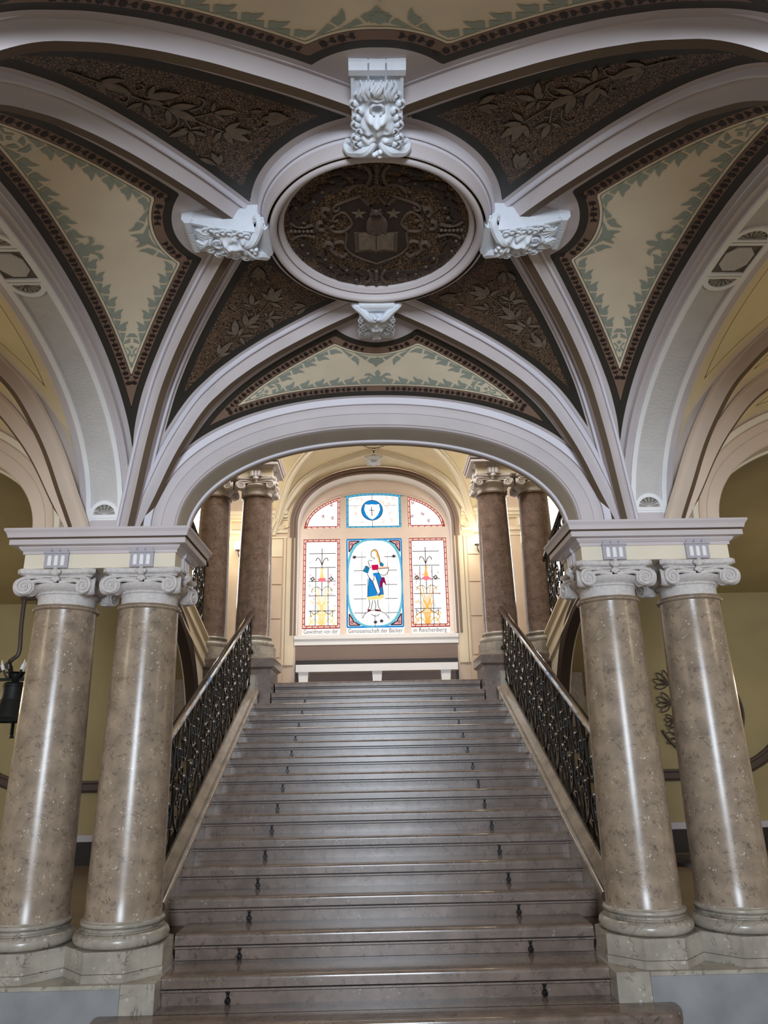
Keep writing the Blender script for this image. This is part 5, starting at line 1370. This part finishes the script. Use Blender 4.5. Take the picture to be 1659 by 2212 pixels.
# scattered painted flowers and sprays
random.seed(5)
def blossom(mb, x, y, r, layer=2):
    for k in range(5):
        a = k * 1.257 + random.random(); gz(mb, [(x, y), (x + r * math.cos(a), y + r * math.sin(a)), (x + r * 0.8 * math.cos(a + 0.7), y + r * 0.8 * math.sin(a + 0.7))], layer)
for key, cxz, lay in (('bl', 255, 0), ('br', 1380, 1)):
    ink = MB(); gold = MB(); rose = MB(); gy = MB()
    for yy in (835, 985, 1130, 1282, 1437): gline(ink, [(cxz - 140, yy - 8 * lay), (cxz + 150, yy - 8 * lay)], 0.009, 2)
    for dx in (-65, 65): gline(ink, [(cxz + dx, 985), (cxz + dx * 1.05, 1590)], 0.008, 2)
    gline(ink, [(cxz, 780), (cxz, 1280)], 0.009, 2)
    for s in (-1, 1):
        gline(ink, smooth_curve([(cxz, 960), (cxz + s * 25, 900), (cxz + s * 55, 885), (cxz + s * 65, 915)], 4), 0.010, 3)
        gline(gold, smooth_curve([(cxz, 1440), (cxz + s * 30, 1350), (cxz + s * 70, 1240), (cxz + s * 120, 1200)], 4), 0.012, 2)
        gline(gold, smooth_curve([(cxz, 1440), (cxz + s * 20, 1330), (cxz + s * 45, 1180)], 4), 0.012, 2)
        gline(gold, smooth_curve([(cxz - s * 10, 1480), (cxz + s * 70, 1470), (cxz + s * 130, 1510), (cxz + s * 90, 1560)], 4), 0.014, 2)
        for k in range(4):
            a = k * 1.6; gline(ink, [(cxz + s * 100 + 26 * math.cos(a), 1105 + 22 * math.sin(a)), (cxz + s * 100 + 12 * math.cos(a + 1), 1105 + 12 * math.sin(a + 1)), (cxz + s * 100 + 28 * math.cos(a + 1.8), 1105 + 24 * math.sin(a + 1.8))], 0.012, 3)
        for k in range(7): blossom(gy, cxz + s * random.uniform(40, 140), random.uniform(720, 1420), random.uniform(10, 18))
        for k in range(6): blossom(gold, cxz + s * random.uniform(20, 140), random.uniform(1330, 1570), random.uniform(12, 24), 2)
        for k in range(5): blossom(rose, cxz + s * random.uniform(30, 140), random.uniform(1010, 1420), random.uniform(9, 16), 2)
    gz(rose, [(cxz - 50, 1110), (cxz - 20, 1095), (cxz + 20, 1095), (cxz + 50, 1110), (cxz + 20, 1135), (cxz - 20, 1135)], 3)
    gz(gold, [(cxz - 26, 1095), (cxz - 8, 1010), (cxz - 18, 990), (cxz + 20, 990), (cxz + 8, 1030), (cxz + 28, 1095)], 2.5)
    for k in range(7):
        a = (k - 3) * 16; gline(gold, smooth_curve([(cxz + a * 0.4, 1590), (cxz + a * 0.7, 1480), (cxz + a, 1390), (cxz + a * 1.25, 1290 + abs(k - 3) * 22)], 4), 0.010, 1.5)
    for sg in (-1, 1):
        gline(gold, smooth_curve([(cxz + sg * 20, 1580), (cxz + sg * 80, 1520), (cxz + sg * 135, 1590)], 4), 0.013, 1.6)
        gline(ink, smooth_curve([(cxz + sg * 30, 1440), (cxz + sg * 80, 1470), (cxz + sg * 120, 1440), (cxz + sg * 110, 1500)], 4), 0.008, 3)
        gline(ink, smooth_curve([(cxz, 1230), (cxz + sg * 40, 1190), (cxz + sg * 90, 1200), (cxz + sg * 110, 1240)], 4), 0.006, 3)
    ink.build('lead_lines', M['g_ink'], panes[key], smooth=False); gold.build('wheat_ornament', M['g_yellow'] if lay == 0 else M['g_gold'], panes[key], smooth=False)
    rose.build('rose', M['g_rose'], panes[key], smooth=False); gy.build('flowers', M['g_grey'], panes[key], smooth=False)
for key, pts, mk in (('tc', [(565, 245), (640, 230), (690, 245), (900, 260), (970, 230), (1040, 240), (990, 290), (930, 280), (1000, 400), (630, 400), (690, 500), (930, 495), (1020, 480), (620, 330), (970, 330)], 'g_peach'), ('tl', [(260, 430), (365, 445), (355, 300)], 'g_red'), ('tr', [(1260, 290), (1365, 415), (1250, 440), (1430, 490)], 'g_red')):
    mb = MB()
    for (x, y) in pts: blossom(mb, x, y, 22)
    mb.build('flowers', M[mk], panes[key], smooth=False)
# lettering
def text_part(body, xc, zc, width, parent):
    cu_d = bpy.data.curves.new('inscription', 'FONT'); cu_d.body = body; cu_d.size = 0.12; cu_d.align_x = 'CENTER'; cu_d.align_y = 'CENTER'
    to = bpy.data.objects.new('tmp', cu_d); COL.objects.link(to)
    dg = bpy.context.evaluated_depsgraph_get(); dg.update()
    me = bpy.data.meshes.new_from_object(to.evaluated_get(dg)); bpy.data.objects.remove(to)
    xs = [v.co.x for v in me.vertices]; w = max(xs) - min(xs); sc_ = min(width / w, 1.4)
    me.transform(Matrix.Scale(sc_, 4, (1, 0, 0)) @ Matrix.Scale(0.92, 4, (0, 1, 0)))
    me.transform(Matrix.Rotation(PI / 2, 4, 'X')); me.transform(Matrix.Translation(Vector((xc, YG - 0.004, zc)) - Vector(win.location)))
    me.materials.clear(); me.materials.append(M['g_ink'])
    o = bpy.data.objects.new('inscription', me); COL.objects.link(o); o.parent = parent
text_part('Gewidmet von der', -1.0, 3.722, 0.62, panes['bl']); text_part('Genossenschaft der B\u00e4cker', -0.015, 3.722, 0.98, panes['bc']); text_part('in Reichenberg', 0.97, 3.722, 0.60, panes['br'])

# side windows of the landing, mostly hidden
for i, s in ((2, -1), (3, 1)):
    w = bpy.data.objects.new('window_%d' % i, None); COL.objects.link(w); tag(w, 'bright clear side window of the landing, %s' % ('left' if s < 0 else 'right'), 'window', kind='structure')
    mb = MB(); xa, xb = sorted((s * 3.15, s * 4.5)); mb.add([(xa, YW + 0.06, 4.2), (xb, YW + 0.06, 4.2), (xb, YW + 0.06, 6.6), (xa, YW + 0.06, 6.6)], [(0, 1, 2, 3)])
    mb.build('pane', M['glass_side'], w, smooth=False, world=False)
    mb = MB()
    for xx in (3.15, 3.8, 4.45): mb.box(s * xx, s * xx + 0.05 * 1, YW + 0.0, YW + 0.07, 4.2, 6.6)
    for zz in (4.2, 5.4, 6.54): mb.box(xa, xb, YW + 0.0, YW + 0.07, zz, zz + 0.06)
    mb.build('window_frame', M['hall_pink'], w, smooth=False, world=False)

# landing vault over the window
lv = bpy.data.objects.new('ceiling', None); COL.objects.link(lv); tag(lv, 'cream vault over the landing with raised straps and a mask', 'ceiling', kind='structure')
CY, DZ = 11.36, 2.30
ca, cb = (-1.80, CY + 1.40), (1.80, CY + 1.40); kk = (0, CY + 0.70)
S1, l1, d1 = rib_curve(ca, kk, DZ); S2, l2, d2 = rib_curve(cb, kk, DZ)
lx, lz = closest_offset(OP, 0.17)
arch = np.stack([lx, np.full_like(lx, YW - 0.03), lz], 1)
sf = cream_panel(arch, S1, S2, np.array([kk[0], kk[1], 6.8]), 0.2, 0.03, 0.10, 120, 40)
surf_object(sf, 'vault_panel', M['panel_hall'], lv, Vector((0, 11, 4)))
for S, l, d in ((S1, l1, d1), (S2, l2, d2)): make_rib(S, l, d, lv, M['cream'], 0.9)
for s, S in ((-1, S1), (1, S2)):
    k3 = (0, CY - 0.7)
    S3, l3, d3 = rib_curve((s * 1.8, CY - 1.3), (s * 0.75, CY), DZ); S4, l4, d4 = rib_curve((s * 1.8, CY + 1.40), (s * 0.75, CY), DZ)
    make_rib(S4, l4, d4, lv, M['cream'], 0.9)
    NT, NS = 60, 20; A = resample(S, NT); B = resample(S4, NT); q = np.linspace(0, 1, NS); G = A[:, None, :] * (1 - q)[None, :, None] + B[:, None, :] * q[None, :, None]
    surf_object(Surf(G, np.full((NT, NS), 0.3)), 'vault_panel', M['panel_hall'], lv, None)
    # outer cove between strap and wall
    C3 = np.stack([np.full(NT, s * 2.4), np.linspace(CY + 1.40, CY - 0.2, NT), np.full(NT, 7.2)], 1); G = B[:, None, :] * (1 - q)[None, :, None] + C3[:, None, :] * q[None, :, None]
    surf_object(Surf(G, np.full((NT, NS), 0.3)), 'vault_panel', M['panel_hall'], lv, None)
mb = MB(); mb.box(-0.9, 0.9, CY - 1.2, CY + 0.72, 6.84, 6.9); mb.build('flat_field', M['cream'], lv, smooth=False)
mk = dup_tree(kp); mk.location = (0, CY + 0.80, 6.80); mk.rotation_euler = (0, 0, PI / 2); mk['label'] = 'cream stucco mask on the landing vault above the window'; mk['group'] = 'stucco masks of the landing vault'

# ------------------------------------------------------------------ bench below the window
t = thing('wall_bench', 'white bench with dark top rail standing under the stained glass window', 'bench', (0, 12.45, 2.56))
mb = MB(); mb.box(-1.355, 1.355, 12.30, 12.70, 2.93, 3.05); mb.build('seat', M['white_plaster'], t, smooth=False)
mb = MB(); mb.box(-1.40, 1.40, 12.70, 12.78, 3.02, 3.17); mb.box(-1.40, -1.36, 12.62, 12.78, 2.56, 3.05); mb.box(1.36, 1.40, 12.62, 12.78, 2.56, 3.05); mb.build('top_rail', M['black'], t, smooth=False)
mb = MB(); mb.box(-1.36, 1.36, 12.66, 12.70, 2.56, 2.98); mb.build('back_panel', M['hall_brown'], t, smooth=False)
for x in (-1.23, 0.0, 1.15):
    mb = MB(); pts = [(-0.065, 2.56), (0.065, 2.56), (0.075, 2.80), (0.085, 2.93), (-0.085, 2.93), (-0.075, 2.80)]; mb.prism(pts, lambda a, b, w: (x + a, w, b), 12.34, 12.66); mb.build('leg', M['white_plaster'], t, smooth=False)

# ------------------------------------------------------------------ globe lamps
for s, gx, gz_ in ((-1, -2.46, 5.22), (1, 1.845, 5.26)):
    t = thing('globe_lamp', 'lit white globe wall lamp %s of the stained glass window' % ('left' if s < 0 else 'right'), 'lamp', (gx, 12.62, gz_), 'globe lamps beside the window')
    mb = MB(); mb.ball((gx, 12.60, gz_), 0.085, 20, 14); mb.build('globe', M['lamp'], t)
    mb = MB(); mb.lathe([(0.0, -0.10), (0.045, -0.098), (0.05, -0.08), (0.04, -0.072)], (gx, 12.60, gz_), 16); mb.build('gallery', M['dark_band'], t)
    mb = MB(); mb.tube(smooth_curve([(gx, 12.60, gz_ - 0.10), (gx + 0.02, 12.62, gz_ - 0.20), (gx + 0.10, 12.72, gz_ - 0.28), (gx + 0.16, 12.79, gz_ - 0.26)], 5), 0.013, 6); mb.lathe([(0.0, 0), (0.05, 0.0), (0.05, 0.02), (0.0, 0.02)], (gx + 0.16, 12.76, gz_ - 0.28), 12); mb.build('arm', M['dark_band'], t)
    point_light('globe_lamp_glow', (gx, 12.40, gz_), 12, (1.0, 0.86, 0.55), 0.09)

# ------------------------------------------------------------------ bell in the left aisle
BX, BY = -3.71, 7.6
t = thing('hanging_bell', 'black bell with tassel hanging beside the leftmost column', 'bell', (BX, BY, 1.9))
pr = [(0.0, 2.375), (0.075, 2.372), (0.098, 2.36), (0.104, 2.345), (0.104, 2.335), (0.110, 2.332), (0.110, 2.326), (0.106, 2.322), (0.112, 2.24), (0.125, 2.15), (0.142, 2.09), (0.146, 2.082), (0.146, 2.074), (0.152, 2.068), (0.156, 2.05), (0.168, 2.03), (0.190, 2.0), (0.194, 1.985), (0.186, 1.978), (0.12, 2.2)]
mb = MB(); mb.lathe(pr, (BX, BY, 0), 40); mb.build('bell_body', M['bell'], t)
mb = MB(); mb.tube([(BX + 0.04, BY, 2.1), (BX + 0.04, BY, 1.86)], 0.012, 6)
for k in range(8): mb.lathe([(0.0, 0.010), (0.026, 0.0), (0.0, -0.012)], (BX + 0.04, BY, 1.965 - 0.014 * k), 10)
mb.lathe([(0.010, 0.05), (0.018, 0.03), (0.026, 0.0), (0.0, 0.0)], (BX + 0.04, BY, 1.825), 10); mb.build('clapper_tassel', M['bell'], t)
mb = MB(); mb.lathe([(0.03, 2.37), (0.06, 2.41), (0.07, 2.45), (0.10, 2.47), (0.0, 2.47)], (BX, BY, 0), 16)
for k in range(6):
    a = k * PI / 3 + 0.3; c = (BX + 0.12 * math.cos(a), BY + 0.12 * math.sin(a), 2.49)
    mb.tube(smooth_curve([(BX, BY, 2.44), (BX + 0.08 * math.cos(a), BY + 0.08 * math.sin(a), 2.42), c], 4), 0.010, 6)
mb.build('crown', M['bell'], t)
for k in range(6):
    a = k * PI / 3 + 0.3; c = (BX + 0.12 * math.cos(a), BY + 0.12 * math.sin(a), 2.49)
    mb = MB(); mb.tube([c, (c[0] + 0.02 * math.cos(a), c[1], c[2] + 0.05)], 0.018, 8); mb.tube([(c[0] + 0.02 * math.cos(a), c[1], c[2] + 0.05), (c[0] + 0.03 * math.cos(a), c[1], c[2] + 0.10)], [0.012, 0.004], 8); mb.build('fitting', M['white_plaster'] if k % 2 else M['iron'], t)
mb = MB(); mb.box(BX - 0.6, BX + 0.1, BY - 0.02, BY + 0.02, 2.385, 2.415); mb.build('yoke', M['bell'], t, smooth=False)
mb = MB(); mb.tube(smooth_curve([(BX - 0.02, BY, 3.24), (BX - 0.015, BY, 2.95), (BX + 0.0, BY, 2.68), (BX - 0.06, BY, 2.60), (BX - 0.17, BY, 2.49), (BX - 0.40, BY, 2.30)], 6), 0.022, 8)
mb.tube([(BX - 0.05, BY, 3.24), (BX + 0.17, BY, 3.24)], 0.026, 8); mb.tube([(BX + 0.13, BY, 3.24), (BX + 0.14, BY, 2.5), (BX + 0.14, BY, 0.32)], 0.018, 8)
mb.build('hanger', M['dark_band'], t)

# ------------------------------------------------------------------ right aisle: round wall ornament and floor disc
OX, OZ, OR = 4.46, 2.08, 0.60; OY = 10.37
t = thing('wall_ornament', 'round black line ornament with petals on the olive right aisle wall', 'wall ornament', (OX, OY, OZ))
mb = MB(); mb.tube([(OX + OR * math.cos(a), OY, OZ + OR * math.sin(a)) for a in np.linspace(-2.75, 1.1, 48)], 0.020, 6)
mb.tube([(OX + (OR - 0.06) * math.cos(a), OY, OZ + (OR - 0.06) * math.sin(a)) for a in np.linspace(-1.2, 1.2, 30)], 0.008, 6)
mb.build('ring', M['dark_band'], t)
for cx_, cz_, sc_, rot in ((4.08, 2.46, 0.22, -0.55), (4.08, 2.20, 0.21, -0.15), (4.10, 1.98, 0.15, 0.2), (4.16, 1.74, 0.24, -0.5)):
    mb = MB()
    for k in range(4):
        a = PI + rot + (k - 1.5) * 0.50; l = sc_ * (1.0 - 0.08 * abs(k - 1.5)); dx, dz = math.cos(a), math.sin(a); nx2, nz2 = -dz, dx
        c = smooth_curve([(cx_, cz_), (cx_ + dx * l * 0.6 + nx2 * l * 0.20, cz_ + dz * l * 0.6 + nz2 * l * 0.20), (cx_ + dx * l * 1.05, cz_ + dz * l * 1.05), (cx_ + dx * l * 0.6 - nx2 * l * 0.18, cz_ + dz * l * 0.6 - nz2 * l * 0.18), (cx_, cz_)], 5)
        mb.tube([(x, OY, z) for x, z in c], 0.008, 5)
    c = smooth_curve([(cx_, cz_), (cx_ + 0.08, cz_ - 0.06), (cx_ + 0.16, cz_ - 0.03), (cx_ + 0.24, cz_ + 0.04)], 5); mb.tube([(x, OY, z) for x, z in c], 0.008, 5)
    mb.build('petal_lines', M['dark_band'], t)
t = thing('floor_disc', 'low round black disc lying on the right aisle floor', 'disc', (3.62, 9.35, 0.32))
mb = MB(); mb.lathe([(0.0, 0.0), (0.28, 0.0), (0.28, 0.03), (0.25, 0.07), (0.0, 0.08)], (3.62, 9.35, 0.32), 40); mb.build('base_plate', M['black'], t)
mb = MB(); mb.tube([(3.62 + 0.20 * math.cos(a), 9.35 + 0.20 * math.sin(a), 0.394) for a in np.linspace(0, 2 * PI, 40, endpoint=False)], 0.006, 6, closed=True); mb.build('ring_line', M['dark_band'], t)
